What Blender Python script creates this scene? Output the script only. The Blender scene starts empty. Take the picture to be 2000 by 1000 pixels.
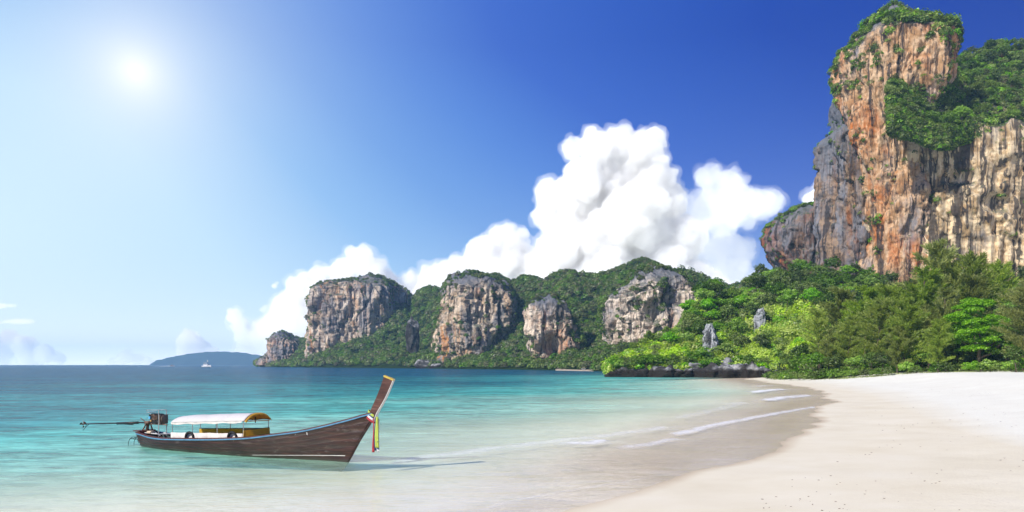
import bpy, bmesh, math, random
import numpy as np
from mathutils import Vector, Matrix
R = math.radians
sc = bpy.context.scene
COL = sc.collection

# ------------------------------------------------------------------ camera, sky, sun, exposure
H = 4.2            # camera height above the sea
F = 1400.0         # focal length in pixels of the 2000 px wide photograph
HY = 712.0         # horizon row
cam = bpy.data.cameras.new('camera')
cam_o = bpy.data.objects.new('camera', cam); COL.objects.link(cam_o)
cam_o.location = (0, 0, H); cam_o.rotation_euler = (R(90), 0, 0)
cam.sensor_width = 36; cam.lens = 36 * F / 2000; cam.shift_y = (HY - 500) / 2000
cam.clip_start = 0.1; cam.clip_end = 90000
sc.camera = cam_o
SUN_DIR = Vector((-0.60, -0.50, 0.63)).normalized()      # towards the sun

def srgb(r, g, b):
    f = lambda c: (c / 12.92 if c <= .04045 else ((c + .055) / 1.055) ** 2.4)
    return (f(r / 255), f(g / 255), f(b / 255), 1)

class NT:
    """small helper to write node trees"""
    def __init__(s, tree): s.t = tree; tree.nodes.clear()
    def n(s, typ, ins=None, **props):
        nd = s.t.nodes.new(typ)
        for k, v in props.items(): setattr(nd, k, v)
        for k, v in (ins or {}).items():
            if isinstance(v, bpy.types.NodeSocket): s.t.links.new(v, nd.inputs[k])
            else: nd.inputs[k].default_value = v
        return nd
    def math(s, op, a, b=None, c=None, clamp=False):
        nd = s.t.nodes.new('ShaderNodeMath'); nd.operation = op; nd.use_clamp = clamp
        for i, v in enumerate((a, b, c)):
            if v is None: continue
            if isinstance(v, bpy.types.NodeSocket): s.t.links.new(v, nd.inputs[i])
            else: nd.inputs[i].default_value = v
        return nd.outputs[0]
    def ramp(s, fac, stops, interp='LINEAR'):
        nd = s.t.nodes.new('ShaderNodeValToRGB'); cr = nd.color_ramp; cr.interpolation = interp
        while len(cr.elements) < len(stops): cr.elements.new(0.5)
        for e, (p, c) in zip(cr.elements, stops):
            e.position = p; e.color = c if len(c) == 4 else (*c, 1)
        s.t.links.new(fac, nd.inputs[0]); return nd.outputs[0]
    def mix(s, fac, a, b, typ='MIX'):
        nd = s.t.nodes.new('ShaderNodeMix'); nd.data_type = 'RGBA'; nd.blend_type = typ
        for i, v in ((0, fac), (6, a), (7, b)):
            if isinstance(v, bpy.types.NodeSocket): s.t.links.new(v, nd.inputs[i])
            else: nd.inputs[i].default_value = v if i == 0 or len(v) == 4 else (*v, 1)
        return nd.outputs[2]
    def mixs(s, fac, a, b):
        nd = s.t.nodes.new('ShaderNodeMixShader')
        for i, v in enumerate((fac, a, b)):
            if isinstance(v, bpy.types.NodeSocket): s.t.links.new(v, nd.inputs[i])
            else: nd.inputs[i].default_value = v
        return nd.outputs[0]
    def link(s, a, b): s.t.links.new(a, b)
g3 = lambda v: (v, v, v, 1)

w = bpy.data.worlds.new('World'); sc.world = w; w.use_nodes = True
T = NT(w.node_tree)
geo = T.n('ShaderNodeNewGeometry')
vdir = T.n('ShaderNodeVectorMath', {0: geo.outputs['Incoming']}, operation='SCALE'); vdir.inputs['Scale'].default_value = -1.0
vd = vdir.outputs[0]
def angle_to(px, py):
    d = Vector((px - 1000, F, HY - py)).normalized()
    dt = T.n('ShaderNodeVectorMath', {0: vd, 1: tuple(d)}, operation='DOT_PRODUCT').outputs['Value']
    return T.math('MULTIPLY', T.math('ARCCOSINE', T.math('MINIMUM', dt, 0.999999)), 180 / math.pi)
sep = T.n('ShaderNodeSeparateXYZ', {0: vd})
elev = T.math('MULTIPLY', T.math('ARCSINE', sep.outputs[2]), 180 / math.pi)
elev = T.math('MAXIMUM', elev, 0.0)
th2 = angle_to(-50, 450)
low = T.math('MAXIMUM', T.math('SUBTRACT', 1.0, T.math('DIVIDE', elev, 24.0)), 0.0)
teff = T.math('MULTIPLY', th2, T.math('SUBTRACT', 1.0, T.math('MULTIPLY', low, 0.66)))
base = T.ramp(T.math('DIVIDE', teff, 80.0), [(0, srgb(206, 236, 254)), (.10, srgb(180, 220, 250)), (.19, srgb(120, 178, 236)), (.27, srgb(92, 150, 224)),
             (.36, srgb(72, 128, 215)), (.47, srgb(48, 98, 199)), (.70, srgb(24, 69, 172)), (.88, srgb(18, 60, 160)), (1.0, srgb(18, 58, 152))])
hz = T.math('MULTIPLY', T.math('POWER', 2.718, T.math('DIVIDE', elev, -4.6)), 0.95)
base = T.mix(hz, base, (1.0, 1.14, 1.16, 1))
hz2 = T.math('POWER', 2.718, T.math('DIVIDE', elev, -1.5))
base = T.mix(hz2, base, (1.75, 1.8, 1.65, 1))
th1 = angle_to(265, 140)
g1 = T.math('MULTIPLY', T.math('POWER', 2.718, T.math('DIVIDE', th1, -7.0)), 0.78)
g2 = T.math('POWER', 2.718, T.math('DIVIDE', T.math('MAXIMUM', T.math('SUBTRACT', th1, .35), 0.0), -1.25))
base = T.mix(g1, base, (.92, .97, 1.02, 1))
base = T.mix(T.math('MULTIPLY', g2, 0.65), base, (1.15, 1.15, 1.13, 1))
bg = T.n('ShaderNodeBackground', {'Color': base, 'Strength': 1.0})
T.link(bg.outputs[0], T.n('ShaderNodeOutputWorld').inputs['Surface'])

sl = bpy.data.lights.new('sun', 'SUN'); so = bpy.data.objects.new('sun', sl); COL.objects.link(so)
sl.energy = 5.0; sl.angle = R(.5); sl.color = (1, .955, .88)
so.rotation_euler = (-SUN_DIR).to_track_quat('-Z', 'Y').to_euler(); so.location = SUN_DIR * 500
sc.view_settings.view_transform = 'Standard'; sc.view_settings.look = 'None'
sc.view_settings.exposure = 0.1; sc.view_settings.gamma = 1.0; sc.view_settings.use_curve_mapping = False
sc.cycles.volume_bounces = 10; sc.cycles.max_bounces = 14; sc.cycles.diffuse_bounces = 3; sc.cycles.glossy_bounces = 3
sc.cycles.transparent_max_bounces = 12; sc.cycles.use_denoising = True; sc.cycles.sample_clamp_indirect = 8

# ------------------------------------------------------------------ numeric helpers
rng = np.random.default_rng(7)
rnd = random.Random(7)

def hsh(ix, iy, iz, seed):
    h = (ix * 73856093 ^ iy * 19349663 ^ iz * 83492791 ^ (seed * 2654435761)) & 0xffffffff
    h = ((h ^ (h >> 13)) * 1274126177) & 0xffffffff; h = h ^ (h >> 16)
    h = (h * 2246822519) & 0xffffffff; h ^= h >> 15
    return (h & 0xffffff) / float(0xffffff)
def vn(p, seed=0):
    f = np.floor(p); i = f.astype(np.int64); t = p - f; t = t * t * t * (t * (t * 6 - 15) + 10); r = 0
    for a in (0, 1):
        for b in (0, 1):
            for c in (0, 1):
                wt = (t[:, 0] if a else 1 - t[:, 0]) * (t[:, 1] if b else 1 - t[:, 1]) * (t[:, 2] if c else 1 - t[:, 2])
                r = r + wt * hsh(i[:, 0] + a, i[:, 1] + b, i[:, 2] + c, seed)
    return r * 2 - 1
def fbm(p, o=4, seed=0, g=.5):
    p = np.asarray(p, float); r = 0; a = 1
    for k in range(o):
        r = r + a * vn(p, seed + k); p = p * 2.03 + 17.3; a *= g
    return r
def worley(p, seed=0):
    i0 = np.floor(p).astype(np.int64); b1 = np.full(len(p), 9.0); b2 = np.full(len(p), 9.0); val = np.zeros(len(p))
    for a in (-1, 0, 1):
        for b in (-1, 0, 1):
            for c in (-1, 0, 1):
                ix, iy, iz = i0[:, 0] + a, i0[:, 1] + b, i0[:, 2] + c
                h = hsh(ix, iy, iz, seed); k = (h * 16777215).astype(np.int64)
                d = (ix + (k & 255) / 255 - p[:, 0]) ** 2 + (iy + ((k >> 8) & 255) / 255 - p[:, 1]) ** 2 + (iz + ((k >> 16) & 255) / 255 - p[:, 2]) ** 2
                u = d < b1; b2 = np.where(u, b1, np.minimum(b2, d)); val = np.where(u, (k * 7919 % 1009) / 1009, val); b1 = np.where(u, d, b1)
    return val, np.sqrt(b2) - np.sqrt(b1)
def p3(x, y, z=0.0):
    x, y = np.broadcast_arrays(np.asarray(x, float), np.asarray(y, float))
    return np.stack([x, y, np.broadcast_to(np.asarray(z, float), x.shape)], -1).reshape(-1, 3)
def wx(px, Y): return (px - 1000) / F * Y          # bearing of a photo column at distance Y
def wz(py, Y): return H + (HY - py) / F * Y
def GP(px, py, z=0.0):
    Y = F * (H - z) / (py - HY); return wx(px, Y), Y

def tag(o, label=None, cat=None, group=None, kind=None):
    if label: o['label'] = label
    if cat: o['category'] = cat
    if group: o['group'] = group
    if kind: o['kind'] = kind
    return o
def mesh_np(name, V, Fc, mat=None, parent=None, smooth=True, loc=None, link=True):
    """V (n,3) array, Fc (m,k) array of equal-sized faces (or list)."""
    me = bpy.data.meshes.new(name)
    V = np.asarray(V, np.float32)
    if loc is not None: V = V - np.asarray(loc, np.float32)
    if isinstance(Fc, np.ndarray):
        k = Fc.shape[1]
        me.vertices.add(len(V)); me.vertices.foreach_set('co', V.ravel())
        me.loops.add(Fc.size); me.loops.foreach_set('vertex_index', Fc.ravel().astype(np.int32))
        me.polygons.add(len(Fc)); me.polygons.foreach_set('loop_start', np.arange(0, Fc.size, k, dtype=np.int32))
        me.update(calc_edges=True); me.validate()
    else:
        me.from_pydata(V.tolist(), [], Fc)
    if smooth: me.polygons.foreach_set('use_smooth', np.ones(len(me.polygons), bool))
    if mat: me.materials.append(mat)
    o = bpy.data.objects.new(name, me)
    if loc is not None: o.location = loc
    if parent: o.parent = parent
    if link: COL.objects.link(o)
    return o
def attr(o, name, vals):
    a = o.data.attributes.new(name, 'FLOAT', 'POINT'); a.data.foreach_set('value', np.asarray(vals, np.float32).ravel())
def grid_faces(nr, nc, wrap=False):
    i = np.arange(nr - 1)[:, None]; j = np.arange(nc if wrap else nc - 1)[None, :]
    a = i * nc + j; b = i * nc + (j + 1) % nc
    return np.stack([a, b, b + nc, a + nc], -1).reshape(-1, 4)

class MB:
    """collects boxes, tubes, sweeps into one mesh"""
    def __init__(s): s.bm = bmesh.new()
    def box(s, c, size, M=None):
        m = Matrix.Translation(c) @ (M or Matrix()) @ Matrix.Diagonal((*size, 1))
        bmesh.ops.create_cube(s.bm, size=1, matrix=m); return s
    def tube(s, pts, r, n=8, closed=False, cap=True):
        pts = [Vector(p) for p in pts]; rings = []; N = len(pts)
        rr = r if isinstance(r, (list, tuple)) else [r] * N
        up = None
        for i, p in enumerate(pts):
            if closed: t = (pts[(i + 1) % N] - pts[i - 1])
            else: t = pts[min(i + 1, N - 1)] - pts[max(i - 1, 0)]
            t.normalize()
            if up is None: up = Vector((0, 0, 1)) if abs(t.z) < .9 else Vector((1, 0, 0))
            a = t.cross(up).normalized(); b = a.cross(t).normalized()
            rings.append([s.bm.verts.new(p + (a * math.cos(2 * math.pi * k / n) + b * math.sin(2 * math.pi * k / n)) * rr[i]) for k in range(n)])
        for i in range(N if closed else N - 1):
            A, B = rings[i], rings[(i + 1) % N]
            for k in range(n): s.bm.faces.new((A[k], A[(k + 1) % n], B[(k + 1) % n], B[k]))
        if cap and not closed: s.bm.faces.new(rings[0][::-1]); s.bm.faces.new(rings[-1])
        return s
    def strip(s, rows, thick=None):
        """rows: list of lists of points -> skin"""
        vs = [[s.bm.verts.new(p) for p in r] for r in rows]
        for i in range(len(vs) - 1):
            for k in range(len(vs[0]) - 1):
                s.bm.faces.new((vs[i][k], vs[i][k + 1], vs[i + 1][k + 1], vs[i + 1][k]))
        return s
    def build(s, name, mat, parent=None, smooth=False, solid=0, bevel=0, loc=None):
        bmesh.ops.recalc_face_normals(s.bm, faces=s.bm.faces)
        if bevel: bmesh.ops.bevel(s.bm, geom=[e for e in s.bm.edges], offset=bevel, segments=2, affect='EDGES', clamp_overlap=True)
        if solid: bmesh.ops.solidify(s.bm, geom=s.bm.faces[:], thickness=solid)
        if loc: bmesh.ops.translate(s.bm, verts=s.bm.verts, vec=-Vector(loc))
        me = bpy.data.meshes.new(name); s.bm.to_mesh(me); s.bm.free()
        if smooth: me.polygons.foreach_set('use_smooth', np.ones(len(me.polygons), bool))
        me.materials.append(mat)
        o = bpy.data.objects.new(name, me); o.parent = parent
        if loc: o.location = loc
        COL.objects.link(o); return o
def empty(name, loc=(0, 0, 0), rz=0):
    o = bpy.data.objects.new(name, None); COL.objects.link(o); o.location = loc; o.rotation_euler = (0, 0, rz); o.empty_display_size = .5; return o
def copy_tree(o, parent=None):
    c = o.copy(); COL.objects.link(c); c.parent = parent
    for ch in list(o.children): copy_tree(ch, c)
    return c

# ------------------------------------------------------------------ materials
def new_mat(name):
    m = bpy.data.materials.new(name); m.use_nodes = True; return m, NT(m.node_tree)
def simple(name, col, rough=.6, metal=0, var=.15, vscale=6, bump=0.0, bscale=30, spec=.5, stretch=(1, 1, 1), dark=None):
    m, t = new_mat(name)
    tc = t.n('ShaderNodeTexCoord'); mp = t.n('ShaderNodeMapping', {'Vector': tc.outputs['Object'], 'Scale': stretch})
    nz = t.n('ShaderNodeTexNoise', {'Vector': mp.outputs[0], 'Scale': vscale, 'Detail': 6, 'Roughness': .65})
    lo = dark or tuple(c * (1 - 2.4 * var) if c * (1 - 2.4 * var) > 0 else c * .15 for c in col)
    hi = tuple(min(1, c * (1 + var)) for c in col)
    c = t.ramp(nz.outputs[0], [(.3, lo), (.52, col), (.72, hi)])
    p = t.n('ShaderNodeBsdfPrincipled', {'Base Color': c, 'Roughness': rough, 'Metallic': metal, 'Specular IOR Level': spec})
    if bump:
        nb = t.n('ShaderNodeTexNoise', {'Vector': mp.outputs[0], 'Scale': bscale, 'Detail': 4})
        b = t.n('ShaderNodeBump', {'Height': nb.outputs[0], 'Strength': bump, 'Distance': .02}); t.link(b.outputs[0], p.inputs['Normal'])
    t.link(p.outputs[0], t.n('ShaderNodeOutputMaterial').inputs[0]); return m

def leaf_mat(name, c1, c2, c3, trans=.35, huevar=.02, vmin=.7, vvar=.65):
    m, t = new_mat(name)
    g = t.n('ShaderNodeNewGeometry'); oi = t.n('ShaderNodeObjectInfo')
    c = t.ramp(g.outputs['Random Per Island'], [(0, c1), (.5, c2), (1, c3)])
    hs = t.n('ShaderNodeHueSaturation', {'Color': c, 'Hue': t.math('ADD', .5 - huevar, t.math('MULTIPLY', oi.outputs['Random'], 2 * huevar)),
              'Saturation': t.math('ADD', .8, t.math('MULTIPLY', oi.outputs['Random'], .3)),
              'Value': t.math('ADD', vmin, t.math('MULTIPLY', t.math('FRACT', t.math('MULTIPLY', oi.outputs['Random'], 7.31)), vvar))})
    d = t.n('ShaderNodeBsdfDiffuse', {'Color': hs.outputs[0]})
    tint = t.mix(.5, hs.outputs[0], (.55, .65, .05, 1), 'MIX')
    tr = t.n('ShaderNodeBsdfTranslucent', {'Color': t.mix(1.0, hs.outputs[0], (1.5, 1.6, .8, 1), 'MULTIPLY')})
    gl = t.n('ShaderNodeBsdfGlossy', {'Color': g3(.6), 'Roughness': .45})
    s = t.mixs(trans, d.outputs[0], tr.outputs[0]); s = t.mixs(.05, s, gl.outputs[0])
    t.link(s, t.n('ShaderNodeOutputMaterial').inputs[0]); return m

def rock_mat(name, tan=(.50, .37, .24), cream=(.66, .35, .15), grey=(.20, .21, .24), rust=(.38, .13, .035), dark=(.035, .032, .035),
             rustamt=.45, greyamt=.45, streak=.5, sx=1.0, top_z=None, top_h=20, seed=0.0, moss=.5, darkall=0.0):
    m, t = new_mat(name)
    g = t.n('ShaderNodeNewGeometry'); pos = g.outputs['Position']
    def noise(scale, det=6, rough=.6, off=0, dist=0):
        mp = t.n('ShaderNodeMapping', {'Vector': pos, 'Scale': scale, 'Location': (seed + off, off * 1.7, off * .3)})
        return t.n('ShaderNodeTexNoise', {'Vector': mp.outputs[0], 'Scale': 1.0, 'Detail': det, 'Roughness': rough, 'Distortion': dist}).outputs[0]
    k = .16 * sx
    blotch = noise((k * .35, k * .35, k * .3), 7, .65, 3)
    col = t.ramp(blotch, [(.34, tuple(c * .62 for c in tan)), (.42, tan), (.49, cream), (.55, tan), (.62, cream)])
    s1 = noise((k * 1.6, k * 1.6, k * .07), 5, .6, 11, .35)
    s2 = noise((k * 4.5, k * 4.5, k * .13), 4, .6, 23, .2)
    s3 = noise((k * .9, k * .9, k * .10), 6, .7, 37, .6)
    gm = t.ramp(noise((k * .30, k * .30, k * .16), 6, .68, 51), [(.62 - .36 * greyamt, g3(0)), (.72 - .30 * greyamt, g3(1))])
    col = t.mix(t.math('MULTIPLY', gm, .85), col, grey)
    rm = t.ramp(s3, [(.70 - .32 * rustamt, g3(0)), (.80 - .30 * rustamt, g3(1))])
    rm2 = t.ramp(noise((k * .22, k * .22, k * .22), 4, .6, 71), [(.44, g3(0)), (.60, g3(1))])
    col = t.mix(t.math('MULTIPLY', t.math('MULTIPLY', rm, rm2), .9), col, rust)
    # pale mineral streaks and dark water streaks
    col = t.mix(t.math('MULTIPLY', t.ramp(s2, [(.58, g3(0)), (.68, g3(1))]), .5), col, tuple(min(1, c * 1.25) for c in cream))
    dm = t.ramp(s1, [(.35 + .12 * streak, g3(1)), (.40 + .12 * streak, g3(0))])
    dm2 = t.ramp(s2, [(.36, g3(1)), (.45, g3(0))])
    col = t.mix(t.math('MULTIPLY', t.math('MAXIMUM', dm, t.math('MULTIPLY', dm2, .8)), .88), col, dark)
    # weathered grey-black skin and lichens where rain lands, grey cap
    nz = t.n('ShaderNodeSeparateXYZ', {0: g.outputs['Normal']}).outputs[2]
    up = t.ramp(nz, [(.38, g3(0)), (.8, g3(1))])
    mn = noise((.3, .3, .3), 5, .7, 5)
    skin = t.mix(t.ramp(mn, [(.42, g3(0)), (.58, g3(1))]), (.10, .11, .115), (.055, .085, .03))
    col = t.mix(t.math('MULTIPLY', up, moss + .3), col, skin)
    if top_z is not None:
        z = t.n('ShaderNodeSeparateXYZ', {0: pos}).outputs[2]
        tz = t.math('DIVIDE', t.math('SUBTRACT', t.math('ADD', z, t.math('MULTIPLY', t.math('SUBTRACT', s3, .5), top_h * 2.5)), top_z), top_h, clamp=True)
        col = t.mix(t.math('MULTIPLY', tz, .9), col, t.mix(mn, (.09, .10, .12), (.20, .21, .24)))
    if darkall: col = t.mix(darkall, col, (.06, .055, .06))
    p = t.n('ShaderNodeBsdfPrincipled', {'Base Color': col, 'Roughness': .9, 'Specular IOR Level': .2})
    hb = t.math('ADD', t.math('MULTIPLY', noise((k * 3, k * 3, k * .8), 8, .7, 9), 2.0), t.math('MULTIPLY', s2, 1.0))
    b = t.n('ShaderNodeBump', {'Height': hb, 'Strength': .8, 'Distance': .6 / sx}); t.link(b.outputs[0], p.inputs['Normal'])
    t.link(p.outputs[0], t.n('ShaderNodeOutputMaterial').inputs[0]); return m

M = {}
M['leaf_mid'] = leaf_mat('leaf_mid', (0.054, 0.111, 0.008), (0.115, 0.212, 0.014), (0.203, 0.307, 0.028))
M['leaf_bright'] = leaf_mat('leaf_bright', (0.101, 0.233, 0.006), (0.203, 0.403, 0.010), (0.338, 0.530, 0.024), .4)
M['leaf_dark'] = leaf_mat('leaf_dark', (0.030, 0.069, 0.008), (0.068, 0.133, 0.013), (0.135, 0.201, 0.024), .25)
M['leaf_olive'] = leaf_mat('leaf_olive', (.085, .135, .018), (.18, .25, .04), (.28, .35, .08), .3, .012)
M['leaf_almond'] = leaf_mat('leaf_almond', (.11, .25, .010), (.21, .43, .015), (.33, .56, .03), .4, .006, 1.0, .12)
M['leaf_lime'] = leaf_mat('leaf_lime', (.28, .40, .02), (.46, .60, .04), (.62, .72, .12), .4, .010)
M['needle'] = leaf_mat('needle', (.12, .18, .02), (.27, .35, .045), (.42, .47, .08), .4, .02)
M['leaf_far'] = leaf_mat('leaf_far', (0.047, 0.111, 0.011), (0.115, 0.201, 0.018), (0.216, 0.297, 0.040), .3, .03)
M['leaf_fargrey'] = leaf_mat('leaf_fargrey', (0.068, 0.090, 0.028), (0.121, 0.138, 0.044), (0.203, 0.201, 0.072), .2, .02)
M['bark'] = simple('bark', (.13, .10, .075), .95, var=.3, vscale=3, stretch=(1, 1, .2), bump=.5, spec=.1)
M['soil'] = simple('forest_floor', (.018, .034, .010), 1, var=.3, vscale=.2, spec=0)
M['boulder'] = rock_mat('boulder_rock', tan=(.22, .21, .20), cream=(.46, .45, .44), grey=(.14, .145, .16), rust=(.16, .10, .06), rustamt=.2, streak=.35, sx=4.5, moss=-.3)
def tide_mat():
    m, t = new_mat('tide_rock')
    g = t.n('ShaderNodeNewGeometry'); pos = g.outputs['Position']
    n1 = t.n('ShaderNodeTexNoise', {'Vector': pos, 'Scale': .55, 'Detail': 7, 'Roughness': .65}).outputs[0]
    z = t.n('ShaderNodeSeparateXYZ', {0: pos}).outputs[2]
    pale = t.ramp(n1, [(.3, (.10, .10, .10)), (.5, (.26, .26, .265)), (.68, (.46, .45, .44))])
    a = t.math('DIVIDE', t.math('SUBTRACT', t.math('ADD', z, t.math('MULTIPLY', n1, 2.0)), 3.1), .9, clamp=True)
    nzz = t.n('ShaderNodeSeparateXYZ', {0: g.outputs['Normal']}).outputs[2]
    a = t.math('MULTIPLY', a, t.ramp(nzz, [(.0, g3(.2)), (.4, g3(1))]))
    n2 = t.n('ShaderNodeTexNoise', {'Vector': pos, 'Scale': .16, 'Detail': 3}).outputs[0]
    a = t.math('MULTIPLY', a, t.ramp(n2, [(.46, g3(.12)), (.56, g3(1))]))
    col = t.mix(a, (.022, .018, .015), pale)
    p = t.n('ShaderNodeBsdfPrincipled', {'Base Color': col, 'Roughness': .9, 'Specular IOR Level': .15})
    b = t.n('ShaderNodeBump', {'Height': n1, 'Strength': .8, 'Distance': .6}); t.link(b.outputs[0], p.inputs['Normal'])
    t.link(p.outputs[0], t.n('ShaderNodeOutputMaterial').inputs[0]); return m
M['tide'] = tide_mat()

# ------------------------------------------------------------------ ground (beach, seabed) and sea
px_shore = [(1085, 1012), (1160, 988), (1250, 962), (1312, 938), (1345, 921), (1430, 900), (1506, 882), (1574, 850), (1598, 835), (1601, 806), (1628, 784), (1598, 767), (1583, 757), (1510, 748), (1452, 740.3)]
SH = [(-900, -420), (-120, -40), (-45, -6), (-14, 9)] + [GP(*p) for p in px_shore] + [(80, 232), (110, 262), (320, 420), (1200, 900), (6000, 3000)]
SH = np.array(SH)
def sdist(x, y, P=SH):
    """signed distance, positive on the right hand side of the polyline (land)"""
    x = np.asarray(x, float).ravel(); y = np.asarray(y, float).ravel(); best = np.full(x.shape, 1e18); sg = np.ones_like(x)
    for (ax, ay), (bx, by) in zip(P[:-1], P[1:]):
        dx, dy = bx - ax, by - ay; L2 = dx * dx + dy * dy
        t = np.clip(((x - ax) * dx + (y - ay) * dy) / L2, 0, 1)
        qx, qy = x - ax - t * dx, y - ay - t * dy; d = qx * qx + qy * qy
        side = np.sign(dy * (x - ax) - dx * (y - ay)); side[side == 0] = 1
        u = d < best - 1e-9
        best = np.where(u, d, best); sg = np.where(u, side, sg)
    return np.sqrt(best) * sg
def ground_h(x, y):
    x = np.asarray(x, float).ravel(); y = np.asarray(y, float).ravel()
    d = sdist(x, y)
    r = np.hypot(x, y)
    wob = fbm(p3(x / 5, y / 5), 3, 3) * .55 * np.clip(r / 40, .5, 2.5) + fbm(p3(x / 1.3, y / 1.3), 2, 8) * .10 * np.clip(r / 40, .5, 2)
    d2 = d + wob * np.exp(-(d / 8) ** 2)
    z = np.interp(d2, [-4000, -300, -120, -60, -30, -10, -2, 0, 3, 8, 15, 25, 40, 400, 4000],
                  [-14, -6.5, -4.0, -2.3, -1.05, -.28, -.035, 0, .12, .42, 1.05, 2.35, 2.9, 4.5, 9])
    # uneven dry sand, little dunes towards the back of the beach, footprints
    land = np.clip((d - 6) / 12, 0, 1)
    z = z + land * (fbm(p3(x / 14, y / 14), 3, 21) * .16 + fbm(p3(x / 1.1, y / 1.1), 2, 31) * .022)
    z = z + np.clip((-d - 10) / 40, 0, 1) * fbm(p3(x / 40, y / 40), 3, 41) * .35
    return z
DRY = np.array([(-200, -260), (-30, -60), (4, -12)] + [GP(px, py, z) for px, py, z in [(2280, 965, .45), (2120, 905, .45), (2000, 868, .5), (1900, 832, .5), (1800, 790, .5), (1740, 768, .5), (1640, 750, .45), (1560, 743, .35), (1500, 740.5, .2)]] + [(150, 300), (3000, 1500)])

# polar sheet, fine where the view looks
az = np.concatenate([np.linspace(-43, 43, 861), np.linspace(43, 317, 141)[1:-1]]); az = np.radians(az)
dyy = np.concatenate([[0.76, 1.0, 1.3, 1.8, 2.4], np.arange(3, 40, .75), np.arange(40, 300, 1.35), np.arange(300, 1200, 30)])
rr = H * F / dyy
rr = np.concatenate([rr, [3.2, 1.5]])[::-1]
rr = rr[rr < 7900]
A, RR = np.meshgrid(az, rr)
X = (np.sin(A) * RR).ravel(); Y = (np.cos(A) * RR).ravel()
gf = grid_faces(len(rr), len(az), True)[:, ::-1]
Z = ground_h(X, Y)
def centre_fan(V, n, z0):
    return np.vstack([V, [[0, 0, z0]]])
nA = len(az)
def sheet(name, Zv, mat):
    V = np.stack([X, Y, Zv], -1)
    z0 = Zv[:nA].mean()
    o = mesh_np(name, np.vstack([V]), gf, mat)
    # close the little hole under the camera
    bm = bmesh.new(); bm.from_mesh(o.data); bm.verts.ensure_lookup_table()
    bm.faces.new([bm.verts[i] for i in range(nA)]); bmesh.ops.recalc_face_normals(bm, faces=[f for f in bm.faces if len(f.verts) > 4])
    bm.to_mesh(o.data); bm.free(); return o

def sand_mat():
    m, t = new_mat('sand')
    g = t.n('ShaderNodeNewGeometry'); pos = g.outputs['Position']
    wet = t.n('ShaderNodeAttribute', attribute_name='wet').outputs['Fac']; dry = t.n('ShaderNodeAttribute', attribute_name='dry').outputs['Fac']
    n1 = t.n('ShaderNodeTexNoise', {'Vector': pos, 'Scale': .25, 'Detail': 6, 'Roughness': .6}).outputs[0]
    n2 = t.n('ShaderNodeTexNoise', {'Vector': pos, 'Scale': 9.0, 'Detail': 5, 'Roughness': .7}).outputs[0]
    n3 = t.n('ShaderNodeTexNoise', {'Vector': pos, 'Scale': 2.2, 'Detail': 6, 'Roughness': .7}).outputs[0]
    damp = t.ramp(n1, [(.3, (.74, .66, .475)), (.5, (.79, .715, .53)), (.7, (.83, .76, .585))])
    white = t.ramp(n1, [(.3, (.82, .79, .65)), (.7, (.88, .86, .72))])
    dfac = t.math('ADD', dry, t.math('MULTIPLY', t.math('SUBTRACT', n3, .5), 1.1), clamp=True)
    col = t.mix(t.math('MULTIPLY', dfac, t.ramp(dry, [(.0, g3(0)), (.15, g3(1))])), damp, white)
    zz_ = t.n('ShaderNodeSeparateXYZ', {0: pos}).outputs[2]
    col = t.mix(t.math('MULTIPLY', zz_, -18.0, clamp=True), col, (.93, .88, .68))
    col = t.mix(wet, col, t.ramp(n1, [(.3, (.60, .475, .29)), (.7, (.69, .56, .37))]))
    # scattered grains, bits of shell and footprint-ruffled patches on the damp sand
    speck = t.ramp(t.n('ShaderNodeTexNoise', {'Vector': pos, 'Scale': 22, 'Detail': 2}).outputs[0], [(.22, g3(1)), (.27, g3(0))])
    patch = t.ramp(n3, [(.52, g3(0)), (.66, g3(1))])
    dist_land = t.n('ShaderNodeAttribute', attribute_name='ruffle').outputs['Fac']
    col = t.mix(t.math('MULTIPLY', t.math('MULTIPLY', speck, patch), t.math('MULTIPLY', dist_land, .9)), col, (.30, .22, .15))
    col = t.mix(t.math('MULTIPLY', t.math('MULTIPLY', t.ramp(n2, [(.50, g3(0)), (.66, g3(1))]), patch), t.math('MULTIPLY', dist_land, .5)), col, (.52, .42, .31))
    p = t.n('ShaderNodeBsdfPrincipled', {'Base Color': col, 'Roughness': t.math('SUBTRACT', .95, t.math('MULTIPLY', wet, .5)), 'Specular IOR Level': t.math('ADD', .1, t.math('MULTIPLY', wet, .3))})
    hh = t.math('ADD', t.math('MULTIPLY', n2, .5), n3)
    b = t.n('ShaderNodeBump', {'Height': hh, 'Distance': .06, 'Strength': t.math('ADD', .05, t.math('MULTIPLY', dist_land, .55))}); t.link(b.outputs[0], p.inputs['Normal'])
    t.link(p.outputs[0], t.n('ShaderNodeOutputMaterial').inputs[0]); return m
ground = sheet('ground', Z, sand_mat()); tag(ground, 'pale sandy beach curving round the bay and running on as seabed', None, None, 'structure')
D = sdist(X, Y)
rad = np.hypot(X, Y)
edge = .35 + .02 * rad
wetband = np.clip(1 - Z / .03, 0, 1) * np.clip(1 - (-Z - .10) / .35, 0, 1)
attr(ground, 'wet', wetband * np.clip((X + 4 + 1.5 * fbm(p3(X / 6, Y / 6), 2, 44)) / 9, .12, 1))
dd = sdist(X, Y, DRY)
attr(ground, 'dry', np.clip(.5 + dd / np.clip(rad * .06, 1.0, 8), 0, 1))
attr(ground, 'ruffle', np.clip((D - 4.5) / 5, 0, 1))

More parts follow.
